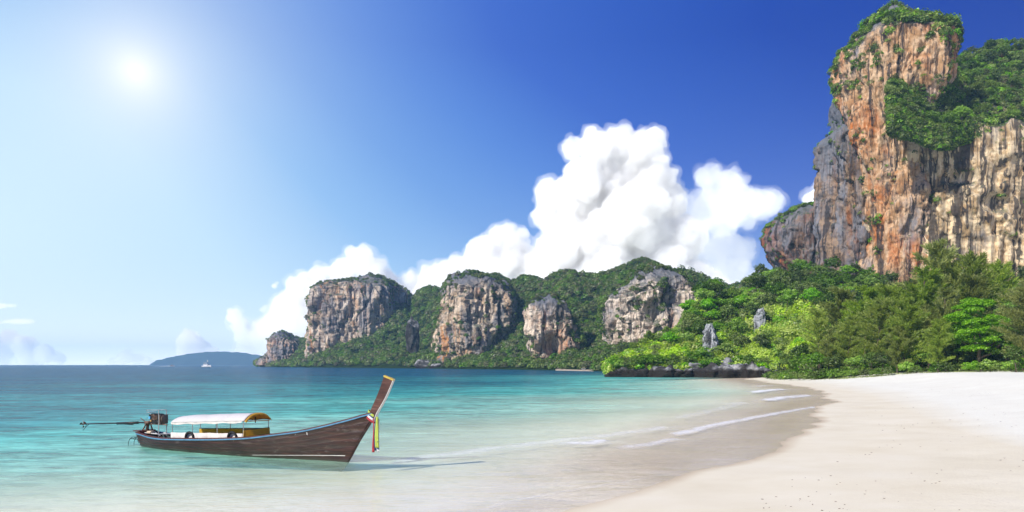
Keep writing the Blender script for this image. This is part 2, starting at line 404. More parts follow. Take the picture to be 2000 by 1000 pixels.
# --- sea surface
foam_lines = [  # (pixel polyline, half width m, strength)
    ([(800, 899), (900, 884), (1000, 872), (1060, 864), (1130, 858), (1200, 850), (1295, 835)], .55, .42),
    ([(1118, 866), (1150, 866), (1178, 862)], .4, .75),
    ([(1225, 873), (1262, 869), (1320, 858)], .4, .5),
    ([(1325, 848), (1370, 838), (1430, 824), (1520, 807), (1590, 795)], .42, .72),
    ([(1470, 766.5), (1500, 763), (1530, 760)], 1.0, 1.0),
    ([(1500, 782), (1530, 777), (1575, 772)], 1.0, .85),
    ([(1484, 754.5), (1508, 752.5)], 1.0, .5),
    ([(800, 1040), (935, 1000), (993, 981), (1115, 957), (1220, 942), (1300, 925)], .16, .20),
    ([(1330, 815), (1400, 800), (1440, 789)], .7, .30),
    ([(1436, 787), (1446, 787)], .6, .8),
    ([(300, 965), (420, 952), (560, 940), (690, 915)], .5, .06)]
foam = np.zeros_like(X); swell = np.zeros_like(X)
for pts, hw, st in foam_lines:
    P = np.array([GP(*p) for p in pts])
    a = sdist(X, Y, P); s_end = np.minimum(np.hypot(X - P[0, 0], Y - P[0, 1]), np.hypot(X - P[-1, 0], Y - P[-1, 1]))
    near = np.abs(a) < hw * 6
    q = fbm(p3(X / 1.7, Y / 1.7), 3, 55) * .5
    v = st * np.exp(-((a + q * hw) / hw) ** 2)
    v = np.where(a > 0, np.maximum(v, st * .55 * np.exp(-a / (hw * 2.2))), v)      # wash trailing shorewards
    foam = np.maximum(foam, np.where(near, v, 0))
    swell += np.where(near, .10 * st * np.exp(-((a + hw * .8) / (hw * .9)) ** 2), 0)
fringe = .12 * np.exp(-((Z + .012) / .012) ** 2)
foam = np.clip(np.maximum(foam, np.where(rad < 230, fringe, 0)), 0, 1)
depth = np.maximum(-Z, 0)
patchy = fbm(p3(X / 60, Y / 22), 4, 61)
depth_v = np.maximum(depth * (1 + .22 * patchy), 0)
ZW = swell * np.clip(depth / .1, 0, 1) + .012 * fbm(p3(X / 2.2, Y / 1.2), 2, 71) * np.clip(depth / .3, 0, 1)

def sea_mat():
    m, t = new_mat('sea_water')
    g = t.n('ShaderNodeNewGeometry'); pos = g.outputs['Position']
    dep = t.n('ShaderNodeAttribute', attribute_name='depth').outputs['Fac']; fo = t.n('ShaderNodeAttribute', attribute_name='foam').outputs['Fac']
    def nz(sc_, loc, det, rough=.55, dist=0):
        mp = t.n('ShaderNodeMapping', {'Vector': pos, 'Scale': sc_, 'Location': (loc, loc, 0)})
        return t.n('ShaderNodeTexNoise', {'Vector': mp.outputs[0], 'Scale': 1, 'Detail': det, 'Roughness': rough, 'Distortion': dist}).outputs[0]
    big = nz((.012, .045, 1), 3, 4)
    rip = nz((.60, 1.5, 1), 7, 4, .6, .5); rip2 = nz((.16, .45, 1), 17, 5, .6, .5); rip3 = nz((2.2, 5.5, 1), 27, 3)
    d2 = t.math('MULTIPLY', dep, t.math('ADD', .62, t.math('MULTIPLY', big, .76)))
    body = t.ramp(t.math('DIVIDE', d2, 8.0), [(0, (.80, .86, .64)), (.04, (.58, .82, .58)), (.09, (.32, .74, .56)), (.17, (.11, .54, .43)), (.26, (.038, .28, .26)), (.40, (.013, .135, .155)), (.6, (.006, .085, .14)), (1, (.005, .075, .145))])
    # chop: light and dark sides of ripples painted into the water colour
    rip4 = nz((.05, .17, 1), 57, 5, .7, .3)
    ch = t.ramp(t.math('ADD', t.math('MULTIPLY', rip, .45), t.math('ADD', t.math('MULTIPLY', rip2, .42), t.math('MULTIPLY', rip4, .33))), [(.52, g3(.45)), (.585, g3(.9)), (.62, g3(1.1)), (.69, g3(1.7))])
    body = t.mix(t.math('MULTIPLY', t.ramp(t.math('DIVIDE', dep, 2.5), [(0.0, g3(.2)), (.4, g3(1))]), .85), body, t.mix(1.0, body, ch, 'MULTIPLY'))
    op = t.math('SUBTRACT', 1.0, t.math('POWER', 2.718, t.math('MULTIPLY', t.math('MAXIMUM', t.math('SUBTRACT', d2, .16), 0.0), -1.35)))
    bump = t.n('ShaderNodeBump', {'Height': t.math('ADD', t.math('ADD', t.math('MULTIPLY', rip, .45), t.math('MULTIPLY', rip2, 1.3)), t.math('MULTIPLY', rip3, .12)), 'Strength': 1.0, 'Distance': .32})
    shal = t.ramp(dep, [(.0, g3(.25)), (.5, g3(1))]); t.link(shal, bump.inputs['Strength'])
    dif = t.n('ShaderNodeBsdfDiffuse', {'Color': body, 'Normal': bump.outputs[0]})
    lens = t.ramp(t.math('ADD', t.math('MULTIPLY', rip, .5), t.math('MULTIPLY', rip3, .5)), [(.41, (.88, .91, .88)), (.50, (1, 1, 1))])  # ripple caustics on the sand, painted as a tint on the see-through water
    tr = t.n('ShaderNodeBsdfTransparent', {'Color': t.mix(t.ramp(dep, [(0.0, g3(.3)), (.12, g3(1))]), (1, 1, 1, 1), lens)})
    s = t.mixs(op, tr.outputs[0], dif.outputs[0])
    fr = t.n('ShaderNodeFresnel', {'IOR': 1.33, 'Normal': bump.outputs[0]}).outputs[0]
    fr = t.math('MINIMUM', t.math('MULTIPLY', fr, .85), .22)
    gl = t.n('ShaderNodeBsdfGlossy', {'Color': g3(1), 'Roughness': .12, 'Normal': bump.outputs[0]})
    s = t.mixs(fr, s, gl.outputs[0])
    fn = nz((1.6, 3.2, 1), 41, 6, .7, .5)
    ff = t.math('MULTIPLY', fo, t.ramp(t.math('ADD', fn, t.math('MULTIPLY', fo, .25)), [(.42, g3(.10)), (.66, g3(.92))]), clamp=True)
    fd = t.n('ShaderNodeBsdfDiffuse', {'Color': (.90, .91, .90, 1)})
    s = t.mixs(ff, s, fd.outputs[0])
    t.link(s, t.n('ShaderNodeOutputMaterial').inputs[0]); return m
sea = sheet('sea', ZW, sea_mat()); tag(sea, 'clear turquoise sea lapping at the beach', None, None, 'structure')
attr(sea, 'depth', depth_v); attr(sea, 'foam', foam)

# ------------------------------------------------------------------ vegetation prototypes
def diamonds(C, N, size, aspect=.55, up=None):
    """leaf-shaped quads at C with normals N"""
    n = len(C); N = N / np.linalg.norm(N, axis=1, keepdims=True)
    a = rng.normal(size=(n, 3)) if up is None else up
    u = a - (a * N).sum(1, keepdims=True) * N; u /= np.linalg.norm(u, axis=1, keepdims=True) + 1e-9
    v = np.cross(N, u)
    s = (size * rng.uniform(.7, 1.35, n))[:, None]
    bend = N * s * .12
    V = np.stack([C - u * s * .5, C + v * s * aspect * .5 + bend, C + u * s * .5, C - v * s * aspect * .5 + bend], 1).reshape(-1, 3)
    return V, np.arange(4 * n).reshape(n, 4)
def unit(n):
    v = rng.normal(size=(n, 3)); return v / np.linalg.norm(v, axis=1, keepdims=True)
def crown_broad(Hc, W, base, nl, nsub, nleaf, leaf, flat=.75):
    """lobed crown: lobes on an ellipsoid, tufts on the lobes, leaves on the tufts; centre at base+Hc/2"""
    c0 = np.array([0, 0, base + Hc * .5])
    d = unit(nl * 3); d = d[d[:, 2] > -.45][:nl]
    L = c0 + d * np.array([W * .5, W * .5, Hc * .5]) * rng.uniform(.45, .78, (len(d), 1))
    r = W * rng.uniform(.13, .25, len(d))
    C = []; N = []
    for p, q in zip(L, r):
        ds = unit(nsub * 2); ds = ds[ds[:, 2] > -.35][:nsub]
        S = p + ds * q * np.array([1, 1, flat]); rs = q * rng.uniform(.25, .45, len(ds))
        for sp, sr in zip(S, rs):
            dl = unit(nleaf); C.append(sp + dl * sr * np.array([1.2, 1.2, .7]) * rng.uniform(.5, 1.05, (nleaf, 1)))
            out = (sp - c0) / W + np.array([0, 0, .35]); N.append(dl * .8 + out * 1.1 + rng.normal(size=(nleaf, 3)) * .45)
    C = np.vstack(C); N = np.vstack(N)
    return diamonds(C, N, leaf, .6)
def trunk_geo(h, r, lean=(0, 0), nb=4, spread=1.5, seed=0):
    q = random.Random(seed); mb = MB(); pts = []; rad_ = []
    for k in range(7):
        t = k / 6; pts.append((lean[0] * t * t + q.uniform(-.1, .1) * r * 4 * t, lean[1] * t * t + q.uniform(-.1, .1) * r * 4 * t, h * t - .4)); rad_.append(r * (1.25 - .9 * t) if k else r * 1.6)
    mb.tube(pts, rad_, 7)
    for b in range(nb):
        t = q.uniform(.45, .85); i = int(t * 6); p = Vector(pts[i]); a = q.uniform(0, 6.28)
        e = p + Vector((math.cos(a) * spread, math.sin(a) * spread, h * .28)); m = (p + e) / 2 + Vector((0, 0, -.15 * spread))
        mb.tube([p, m, e], [r * .5, r * .34, r * .15], 5)
    return mb
PROTO = {}
hidden = bpy.data.collections.new('prototypes')          # sources only, never linked to the scene
def proto_tree(key, name, crown_VF, mat, tr, trunk_mat='bark'):
    me = mesh_np('crown', crown_VF[0], crown_VF[1], M[mat], smooth=False, link=False).data
    mb = tr; mb_bm = mb.bm; bmesh.ops.recalc_face_normals(mb_bm, faces=mb_bm.faces); tm = bpy.data.meshes.new('trunk'); mb_bm.to_mesh(tm); mb_bm.free(); tm.materials.append(M[trunk_mat])
    tm.polygons.foreach_set('use_smooth', np.ones(len(tm.polygons), bool))
    PROTO[key] = (name, me, tm)
def casuarina(hh, seed, lean):
    q = np.random.default_rng(seed); C = []; U = []; L = []
    nb = 74
    for k in range(nb):
        t = .12 + .88 * (k / nb) ** .9
        z = hh * t; a = q.uniform(0, 6.28); ln = hh * .25 * (.30 + .80 * math.sin(math.pi * min(1, t * .90 + .10))) * q.uniform(.5, 1.25)
        bx = np.array([lean[0] * t * t, lean[1] * t * t, z]); dirh = np.array([math.cos(a), math.sin(a), 0])
        nsp = int(7 + ln * 3.2)
        for s in range(nsp):
            f = (s + .6) / nsp; tip = bx + dirh * ln * f + np.array([0, 0, ln * (.75 * f - .25 * f * f)])
            n = 13; side = q.normal(size=(n, 3)) * .34
            dr = dirh * .55 + np.array([0, 0, .75]) + side; dr /= np.linalg.norm(dr, axis=1, keepdims=True)
            dr[:, 2] -= .25 * q.uniform(0, 1.6, n)
            le = q.uniform(.45, .95, n) * hh / 15
            C.append(tip + q.normal(size=(n, 3)) * .16 * hh / 15 + dr * le[:, None] * .5); U.append(dr); L.append(le)
    C = np.vstack(C); U = np.vstack(U); L = np.concatenate(L); n = len(C)
    N = np.cross(U, q.normal(size=(n, 3))); N /= np.linalg.norm(N, axis=1, keepdims=True)
    v = np.cross(N, U); wdt = .055 * hh / 15 * q.uniform(.8, 1.6, n)
    Un = U / np.linalg.norm(U, axis=1, keepdims=True); l = L[:, None] * .5; ww = wdt[:, None]
    V = np.stack([C - Un * l, C + v * ww, C + Un * l, C - v * ww], 1).reshape(-1, 3)
    return V, np.arange(4 * n).reshape(n, 4)
for i in range(3):
    proto_tree(f'mid{i}', 'broadleaf_tree', crown_broad(6.2, 7.4, 2.6, 15, 9, 17, .50), 'leaf_mid', trunk_geo(5.0, .17, (rnd.uniform(-.8, .8), 0), 5, 1.9, i))
for i in range(2):
    proto_tree(f'dark{i}', 'broadleaf_tree', crown_broad(6.6, 6.8, 2.4, 14, 9, 17, .48), 'leaf_dark', trunk_geo(5.0, .17, (rnd.uniform(-.8, .8), 0), 5, 1.7, i + 5))
for i in range(2):
    proto_tree(f'bright{i}', 'broadleaf_tree', crown_broad(5.8, 7.6, 2.4, 14, 9, 18, .50, .6), 'leaf_bright', trunk_geo(4.8, .17, (rnd.uniform(-.8, .8), 0), 5, 2.0, i + 9))
for i in range(2):
    proto_tree(f'olive{i}', 'broadleaf_tree', crown_broad(6.0, 6.4, 2.2, 13, 9, 16, .42), 'leaf_olive', trunk_geo(4.8, .14, (rnd.uniform(-.8, .8), 0), 6, 1.8, i + 13))
for i in range(2):
    proto_tree(f'lime{i}', 'creeper_mound', crown_broad(3.4, 8.2, -.6, 18, 10, 19, .40, .6), 'leaf_lime', trunk_geo(1.6, .12, (0, 0), 6, 2.2, i + 17))
for i in range(2):
    proto_tree(f'bush{i}', 'shrub', crown_broad(2.0, 2.8, -.1, 11, 8, 13, .24, .8), ('leaf_mid', 'leaf_bright')[i], trunk_geo(1.0, .06, (0, 0), 5, .6, i + 21))
for i in range(3):
    ln = ((1.6, -.5), (2.6, .3), (-.6, -.8))[i]
    proto_tree(f'cas{i}', 'casuarina_tree', casuarina(15, 100 + i, ln), 'needle', trunk_geo(14.2, .20, ln, 3, .8, i + 31))
# the big layered bright green tree near the beach
def layered_crown():
    C = []; N = []
    for k in range(46):
        a = rng.uniform(0, 6.28); hz_ = rng.uniform(0, 1); z = 3.2 + 9.2 * hz_
        prof = (1 - abs(hz_ - .42) ** 1.7 * 2.0); rr_ = 5.8 * max(prof, .22) * rng.uniform(.35, 1.0)
        c = np.array([math.cos(a) * rr_, math.sin(a) * rr_, z]); rx = rng.uniform(1.3, 2.3)
        n = int(420 * rx / 1.8); dl = rng.uniform(-1, 1, (n, 2)); rr2 = np.hypot(dl[:, 0], dl[:, 1]); dl = dl[rr2 < 1]; rr2 = rr2[rr2 < 1]
        zz = (1 - rr2 ** 2) * .55 + rng.normal(size=len(dl)) * .14
        C.append(c + np.stack([dl[:, 0] * rx, dl[:, 1] * rx, zz], -1)); N.append(np.stack([dl[:, 0] * .5, dl[:, 1] * .5, np.ones(len(dl))], -1) + rng.normal(size=(len(dl), 3)) * .45)
    return diamonds(np.vstack(C), np.vstack(N), .34, .65)
proto_tree('layered', 'almond_tree', layered_crown(), 'leaf_almond', trunk_geo(8.5, .36, (.4, 0), 9, 3.4, 77))
# screw pine: long arching blades
def pandanus():
    V = []; Fq = []
    for k in range(70):
        a = rng.uniform(0, 6.28); el = rng.uniform(.15, 1.35); L = rng.uniform(.9, 1.6); d = np.array([math.cos(a), math.sin(a), 0]); s = np.array([-math.sin(a), math.cos(a), 0]) * .05
        base = np.array([rng.uniform(-.4, .4), rng.uniform(-.4, .4), rng.uniform(.2, .8)])
        for j in range(5):
            t = j / 4; p = base + d * L * t * math.cos(el) + np.array([0, 0, L * (t * math.sin(el) - .55 * t * t)])
            wv = s * (1 - t * .9); V += [p - wv, p + wv]
            if j: b = len(V) - 4; Fq.append((b, b + 1, b + 3, b + 2))
    return np.array(V), np.array(Fq)
proto_tree('pandan', 'screw_pine', pandanus(), 'leaf_bright', trunk_geo(.8, .09, (0, 0), 3, .4, 55))

TREES = []      # (root, px, py, kind words ...)
def plant(key, x, y, z, s, rz=None, sz=None, tilt=0):
    name, cm, tm = PROTO[key]
    root = empty(name, (x, y, z), rnd.uniform(0, 6.28) if rz is None else rz); root.scale = (s, s, s * (sz or 1)); root.rotation_euler[1] = tilt
    c = bpy.data.objects.new('crown', cm); c.parent = root; COL.objects.link(c)
    t = bpy.data.objects.new('trunk', tm); t.parent = root; COL.objects.link(t)
    TREES.append((root, key)); return root

# far clumps used inside mass vegetation
def far_protos(name, mats, leaf=1.1, n=150, size=3.2):
    cl = bpy.data.collections.new(name)
    for i, mt in enumerate(mats):
        d = unit(n * 2); d = d[d[:, 2] > -.3][:n]
        lump = 1 + .3 * vn(d * 1.9 + i * 7.1, i)
        C = d * size * lump[:, None] * np.array([1, 1, .85]) * rng.uniform(.72, 1.02, (len(d), 1)) + np.array([0, 0, size * .45])
        N = d + rng.normal(size=d.shape) * .45 + np.array([0, 0, .3])
        V, Fq = diamonds(C, N, leaf, .75)
        cl.objects.link(mesh_np('clump', V, Fq, M[mt], smooth=False, link=False))
    return cl
PC_far = far_protos('far_clumps', ['leaf_far', 'leaf_far', 'leaf_mid', 'leaf_fargrey'])
PC_top = far_protos('top_clumps', ['leaf_far', 'leaf_dark', 'leaf_fargrey', 'leaf_far'], 1.0, 130, 2.6)
PC_shr = far_protos('shrub_clumps', ['leaf_mid', 'leaf_dark', 'leaf_olive', 'leaf_bright'], .45, 170, 1.5)
PC_lime = far_protos('lime_clumps', ['leaf_lime', 'leaf_lime', 'leaf_bright'], .42, 190, 1.6)
def mass(name, pts, scl, coll, label, cat='plants', tall=None):
    """mass vegetation: clumps instanced on points, one object"""
    pts = np.asarray(pts); loc = pts.mean(0)
    me = bpy.data.meshes.new(name); me.vertices.add(len(pts)); me.vertices.foreach_set('co', (pts - loc).astype(np.float32).ravel())
    o = bpy.data.objects.new(name, me); o.location = loc; COL.objects.link(o)
    a = me.attributes.new('scl', 'FLOAT', 'POINT'); a.data.foreach_set('value', np.asarray(scl, np.float32))
    a = me.attributes.new('rot', 'FLOAT_VECTOR', 'POINT'); rv = np.zeros((len(pts), 3), np.float32); rv[:, 2] = rng.uniform(0, 6.28, len(pts)); rv[:, 0] = rng.uniform(-.3, .3, len(pts)); a.data.foreach_set('vector', rv.ravel())
    ng = bpy.data.node_groups.new(name, 'GeometryNodeTree'); ng.interface.new_socket('Geometry', in_out='INPUT', socket_type='NodeSocketGeometry'); ng.interface.new_socket('Geometry', in_out='OUTPUT', socket_type='NodeSocketGeometry')
    N_ = ng.nodes; gi = N_.new('NodeGroupInput'); go = N_.new('NodeGroupOutput'); ip = N_.new('GeometryNodeInstanceOnPoints'); ci = N_.new('GeometryNodeCollectionInfo')
    ci.inputs[0].default_value = coll; ci.inputs['Separate Children'].default_value = True; ci.inputs['Reset Children'].default_value = True
    ns = N_.new('GeometryNodeInputNamedAttribute'); ns.data_type = 'FLOAT'; ns.inputs[0].default_value = 'scl'
    nr = N_.new('GeometryNodeInputNamedAttribute'); nr.data_type = 'FLOAT_VECTOR'; nr.inputs[0].default_value = 'rot'
    l = ng.links.new; l(gi.outputs[0], ip.inputs['Points']); l(ci.outputs[0], ip.inputs['Instance']); ip.inputs['Pick Instance'].default_value = True
    l(ns.outputs[0], ip.inputs['Scale']); l(nr.outputs[0], ip.inputs['Rotation']); l(ip.outputs[0], go.inputs[0])
    md = o.modifiers.new('scatter', 'NODES'); md.node_group = ng
    tag(o, label, cat, None, 'stuff'); return o

# ------------------------------------------------------------------ limestone cliffs
def surf(o):
    me = o.data; n = len(me.polygons); c = np.empty(n * 3); me.polygons.foreach_get('center', c); nn = np.empty(n * 3); me.polygons.foreach_get('normal', nn)
    ar = np.empty(n); me.polygons.foreach_get('area', ar)
    return c.reshape(-1, 3) + np.array(o.location), nn.reshape(-1, 3), ar
def cliff(name, Dc, rows, b, ex, nu, nv, amp, mat, label, seed=0, ycurve=None, cave=None, yaw=0.0, zd=.5, fl_=1.0, pk=1.0, bk=1.0):
    """closed rock tower: footprint superellipse for every height, silhouette columns from rows (py, left, right)"""
    rows = sorted(rows); py = np.array([r[0] for r in rows], float)
    zt, zb = wz(py[0], Dc), min(wz(py[-1], Dc), -4)
    v = np.linspace(0, 1, nv); capn = max(6, nv // 12)
    pyv = py[0] + (py[-1] - py[0]) * v
    De = Dc - b * zd if zd == 1 else Dc
    Lx = wx(np.interp(pyv, py, [r[1] for r in rows]), De); Rx = wx(np.interp(pyv, py, [r[2] for r in rows]), De)
    zz = wz(pyv, Dc - b * zd)
    cx = (Lx + Rx) / 2; a = (Rx - Lx) / 2
    bb = b * np.clip(a / a.max(), .12, 1) ** .55
    if ycurve is not None: bb = bb * np.interp(pyv, ycurve[0], ycurve[1])
    th = np.linspace(0, 2 * np.pi, nu, endpoint=False); th = th + .35 * np.sin(2 * th + np.pi) * .0
    # more columns on the front half (towards the camera)
    th = -np.pi / 2 + np.pi * np.sign(np.linspace(-1, 1, nu, endpoint=False)) * np.abs(np.linspace(-1, 1, nu, endpoint=False)) ** 1.25
    cu = np.sign(np.cos(th)) * np.abs(np.cos(th)) ** (2 / ex); su = np.sign(np.sin(th)) * np.abs(np.sin(th)) ** (2 / ex)
    Xc = cx[:, None] + a[:, None] * cu; Yc = Dc + bb[:, None] * su + yaw * (a[:, None] * cu); Zc = np.repeat(zz[:, None], nu, 1)
    # cap rows shrinking to the centre with a rounded top
    tops = []
    for k in range(capn, 0, -1):
        f = 1 - (k / capn)
        s_ = math.sin(math.pi / 2 * (1 - k / (capn + 0.0))) if k < capn else .02
        lift = (1 - s_ ** 2) * min(a[0], 14) * .35
        tops.append((cx[0] + a[0] * cu * s_, Dc + bb[0] * su * s_ + yaw * (a[0] * cu * s_), np.full(nu, zz[0] + lift)))
    if tops:
        Xc = np.vstack([np.array([t[0] for t in tops]), Xc]); Yc = np.vstack([np.array([t[1] for t in tops]), Yc]); Zc = np.vstack([np.array([t[2] for t in tops]), Zc])
    nr = Xc.shape[0]; P = np.stack([Xc, Yc, Zc], -1)
    # horizontal outward direction
    out = np.stack([np.repeat(cu[None] , nr, 0) / 1, np.repeat(su[None], nr, 0), np.zeros((nr, nu))], -1)
    out /= np.linalg.norm(out, axis=2, keepdims=True) + 1e-9
    fl = P.reshape(-1, 3); s = seed * 13.7
    S = amp
    q = fl / np.array([22, 22, 34]) / 1.0 * (6 / S) + s
    q[:, 2] *= .6
    lump = fbm(q, 4, 1 + seed, .55) * S * .9
    # vertical flutes / curtains: ridged noise squeezed in the vertical
    wv = fbm(fl / np.array([9, 9, 30]) * (6 / S) + s, 2, 9) * .5
    r1 = 1 - np.abs(vn(fl / np.array([7.5, 7.5, 95]) * (6 / S) + s + wv[:, None], 20)); r2 = 1 - np.abs(vn(fl / np.array([3.2, 3.2, 48]) * (6 / S) + s + wv[:, None], 21))
    r3 = 1 - np.abs(vn(fl / np.array([1.5, 1.5, 22]) * (6 / S) + s + wv[:, None], 22))
    flute = .75 * fl_ * ((r1 - .6) * S * .50 + (r2 - .6) * S * .32 + (r3 - .6) * S * .16)
    # ledges and pockets
    led = fbm(fl / np.array([16, 16, 6]) * (6 / S) + s, 4, 30, .6); pock = np.clip(fbm(fl / np.array([5.5, 5.5, 7]) * (6 / S) + s, 3, 40) - .25, 0, 1)
    rim = np.clip((v[0] + 1e-9), 0, 1)
    wsc = 6 / S; wp = fl + (fbm(fl / (S * 2.5) + s, 2, 77) * S * .6)[:, None]
    wv1, wc1 = worley(wp / np.array([13, 13, 42]) * wsc + s, 5); wv2, wc2 = worley(wp / np.array([4.6, 4.6, 13]) * wsc + s, 6)
    blk = (wv1 - .5) * S * .75 + (wv2 - .5) * S * .30 - np.exp(-wc1 * 9) * S * .32 - np.exp(-wc2 * 8) * S * .12
    dsp = blk * bk + lump * .8 + flute + led * S * .11 * pk - pock * S * .42 * pk
    hv = np.concatenate([np.zeros(len(tops)), v]); topfade = np.repeat(np.clip(hv * 6, .25, 1)[:, None], nu, 1).reshape(-1)
    if cave is not None:
        for (cpx, cpy, rx, rz_, dp) in cave:
            X0 = wx(cpx, Dc - b); Z0 = wz(cpy, Dc - b)
            dsp = dsp - dp * np.exp(-(((fl[:, 0] - X0) / rx) ** 2 + ((fl[:, 2] - Z0) / rz_) ** 2) ** 2) * (fl[:, 1] < Dc)
    fl = fl + out.reshape(-1, 3) * (dsp * topfade)[:, None]
    fl[:, 2] += (fbm(fl / (S * 1.3) + s, 3, 50) * S * .38 + fbm(fl[:, :] * np.array([1, 1, 0]) / (S * .55) + s, 2, 52) * S * .20) * np.repeat(np.clip(1 - hv * 7, 0, 1)[:, None], nu, 1).reshape(-1)
    loc = (float(cx[-1]), Dc, 0.0)
    o = mesh_np(name, fl, grid_faces(nr, nu, True), mat, loc=loc)
    tag(o, label, 'cliff', None, 'structure'); return o

rk = rock_mat
big_mat = rk('rock_great_wall', tan=(.50, .335, .17), cream=(.88, .69, .44), rust=(.42, .17, .05), rustamt=.34, greyamt=.16, streak=.62, sx=1.0, seed=3)
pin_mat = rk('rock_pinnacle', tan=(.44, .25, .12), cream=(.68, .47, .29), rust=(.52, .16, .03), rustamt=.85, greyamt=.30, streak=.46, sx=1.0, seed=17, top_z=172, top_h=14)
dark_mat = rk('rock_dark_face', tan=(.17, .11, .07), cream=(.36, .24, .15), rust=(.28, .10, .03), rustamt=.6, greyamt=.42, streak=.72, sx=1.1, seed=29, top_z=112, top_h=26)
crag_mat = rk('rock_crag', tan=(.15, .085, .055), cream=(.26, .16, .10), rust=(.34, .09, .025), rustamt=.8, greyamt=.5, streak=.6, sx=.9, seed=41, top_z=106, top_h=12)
wall = cliff('cliff', 415, [(240, 1762, 2470), (262, 1758, 2480), (300, 1758, 2485), (380, 1760, 2485), (450, 1764, 2480), (520, 1770, 2475), (560, 1770, 2475), (700, 1770, 2475)], 55, 5, 620, 300, 5.5, big_mat,
             'tall tan limestone wall with dark drip streaks behind the beach trees', 1, zd=1.0, bk=.45, fl_=1.25, cave=[(1880, 345, 9, 4, 4), (1950, 395, 8, 5, 5), (1905, 470, 5, 14, 3)])
pin = cliff('cliff', 386, [(-2, 1722, 1744), (12, 1710, 1752), (34, 1692, 1760), (52, 1668, 1806), (66, 1652, 1842), (90, 1646, 1850), (118, 1648, 1850), (138, 1650, 1845), (165, 1650, 1835), (215, 1654, 1806), (260, 1662, 1806), (330, 1676, 1808), (420, 1688, 1812), (520, 1692, 1810), (700, 1692, 1810)], 30, 2.6, 460, 420, 4.6, pin_mat,
            'rust streaked limestone pinnacle with a grey overgrown summit, highest rock in view', 2, bk=.7, fl_=1.1, ycurve=([0, 100, 250, 700], [1, .9, .75, 1.02]))
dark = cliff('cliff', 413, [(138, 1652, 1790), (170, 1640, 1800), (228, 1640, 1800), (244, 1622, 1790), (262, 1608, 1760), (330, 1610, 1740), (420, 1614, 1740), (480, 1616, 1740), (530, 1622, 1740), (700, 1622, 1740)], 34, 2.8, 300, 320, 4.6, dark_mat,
             'dark streaked rock face on the left flank of the pinnacle', 3)
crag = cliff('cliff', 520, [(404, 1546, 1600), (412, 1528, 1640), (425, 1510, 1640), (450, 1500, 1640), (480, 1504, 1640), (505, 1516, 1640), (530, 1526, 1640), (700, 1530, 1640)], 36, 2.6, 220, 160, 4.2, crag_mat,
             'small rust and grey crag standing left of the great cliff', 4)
# cliffs of the far headland
fm = dict(sx=.62)
m1 = rk('rock_far_bluff', tan=(.46, .33, .22), cream=(.74, .62, .49), rust=(.56, .22, .05), rustamt=.68, greyamt=.42, streak=.40, seed=5, top_z=128, top_h=22, **fm)
m2 = rk('rock_far_bluff_middle', tan=(.46, .33, .21), cream=(.72, .58, .42), rust=(.54, .23, .06), rustamt=.68, greyamt=.42, streak=.40, seed=61, top_z=76, top_h=18, **fm)
m3 = rk('rock_far_cave_face', tan=(.50, .36, .25), cream=(.80, .67, .52), rust=(.54, .18, .05), rustamt=.66, greyamt=.32, streak=.34, seed=77, top_z=48, top_h=9, **fm)
m4 = rk('rock_far_pale_face', tan=(.54, .42, .32), cream=(.84, .71, .56), rust=(.50, .22, .09), rustamt=.45, greyamt=.32, streak=.40, seed=91, top_z=62, top_h=12, sx=.75)
m0 = rk('rock_far_tip', tan=(.46, .29, .19), cream=(.66, .50, .38), rust=(.50, .20, .07), rustamt=.6, greyamt=.4, streak=.4, seed=101, top_z=46, top_h=12, **fm)
c1 = cliff('cliff', 1150, [(540, 708, 752), (546, 690, 766), (553, 640, 776), (562, 624, 786), (585, 614, 792), (620, 611, 792), (645, 608, 790), (690, 606, 786), (712, 606, 786)], 80, 2.8, 380, 190, 13, m1,
           'square grey and orange limestone bluff at the left of the far headland', 5, fl_=.55, pk=1.9)
c2 = cliff('cliff', 800, [(541, 880, 952), (548, 872, 985), (560, 868, 1000), (590, 862, 1006), (640, 853, 1008), (680, 848, 1008), (705, 848, 1004), (712, 848, 1004)], 55, 2.8, 340, 190, 9, m2,
           'broad orange streaked bluff in the middle of the far headland', 6, fl_=.55, pk=1.9, cave=[(975, 668, 8, 10, 7)])
c3 = cliff('cliff', 600, [(590, 1034, 1106), (596, 1028, 1110), (630, 1026, 1114), (655, 1024, 1124), (672, 1024, 1134), (700, 1040, 1134), (712, 1040, 1134)], 24, 4.2, 280, 150, 6, m3,
           'low tan cliff face with a dark cave on the far headland', 7, fl_=.55, pk=1.9, cave=[(1079, 678, 8.5, 9, 16), (1035, 668, 4.5, 4.5, 7)])
c4 = cliff('cliff', 560, [(532, 1238, 1312), (538, 1232, 1332), (555, 1230, 1346), (576, 1196, 1350), (584, 1187, 1350), (620, 1184, 1350), (680, 1182, 1346), (712, 1182, 1340)], 38, 3.4, 380, 200, 7.5, m4,
           'pale pitted cliff face at the right end of the far headland', 8, fl_=.55, pk=1.9, cave=[(1278, 608, 9, 8, 10), (1310, 585, 12, 4, 6), (1215, 690, 6, 6, 7), (1248, 700, 4, 5, 6)])
c0 = cliff('cliff', 1320, [(650, 542, 562), (656, 535, 572), (664, 530, 590), (680, 530, 600), (700, 533, 600), (712, 533, 600)], 50, 2.6, 200, 90, 8, m0,
           'small orange and grey rock knob at the tip of the far headland', 9, fl_=.55, pk=1.9)
c00 = cliff('cliff', 1330, [(693, 520, 538), (699, 510, 548), (707, 504, 560), (713, 503, 566)], 40, 2.2, 120, 40, 6, m0,
            'low grey rock shelf at the very end of the far headland', 10)

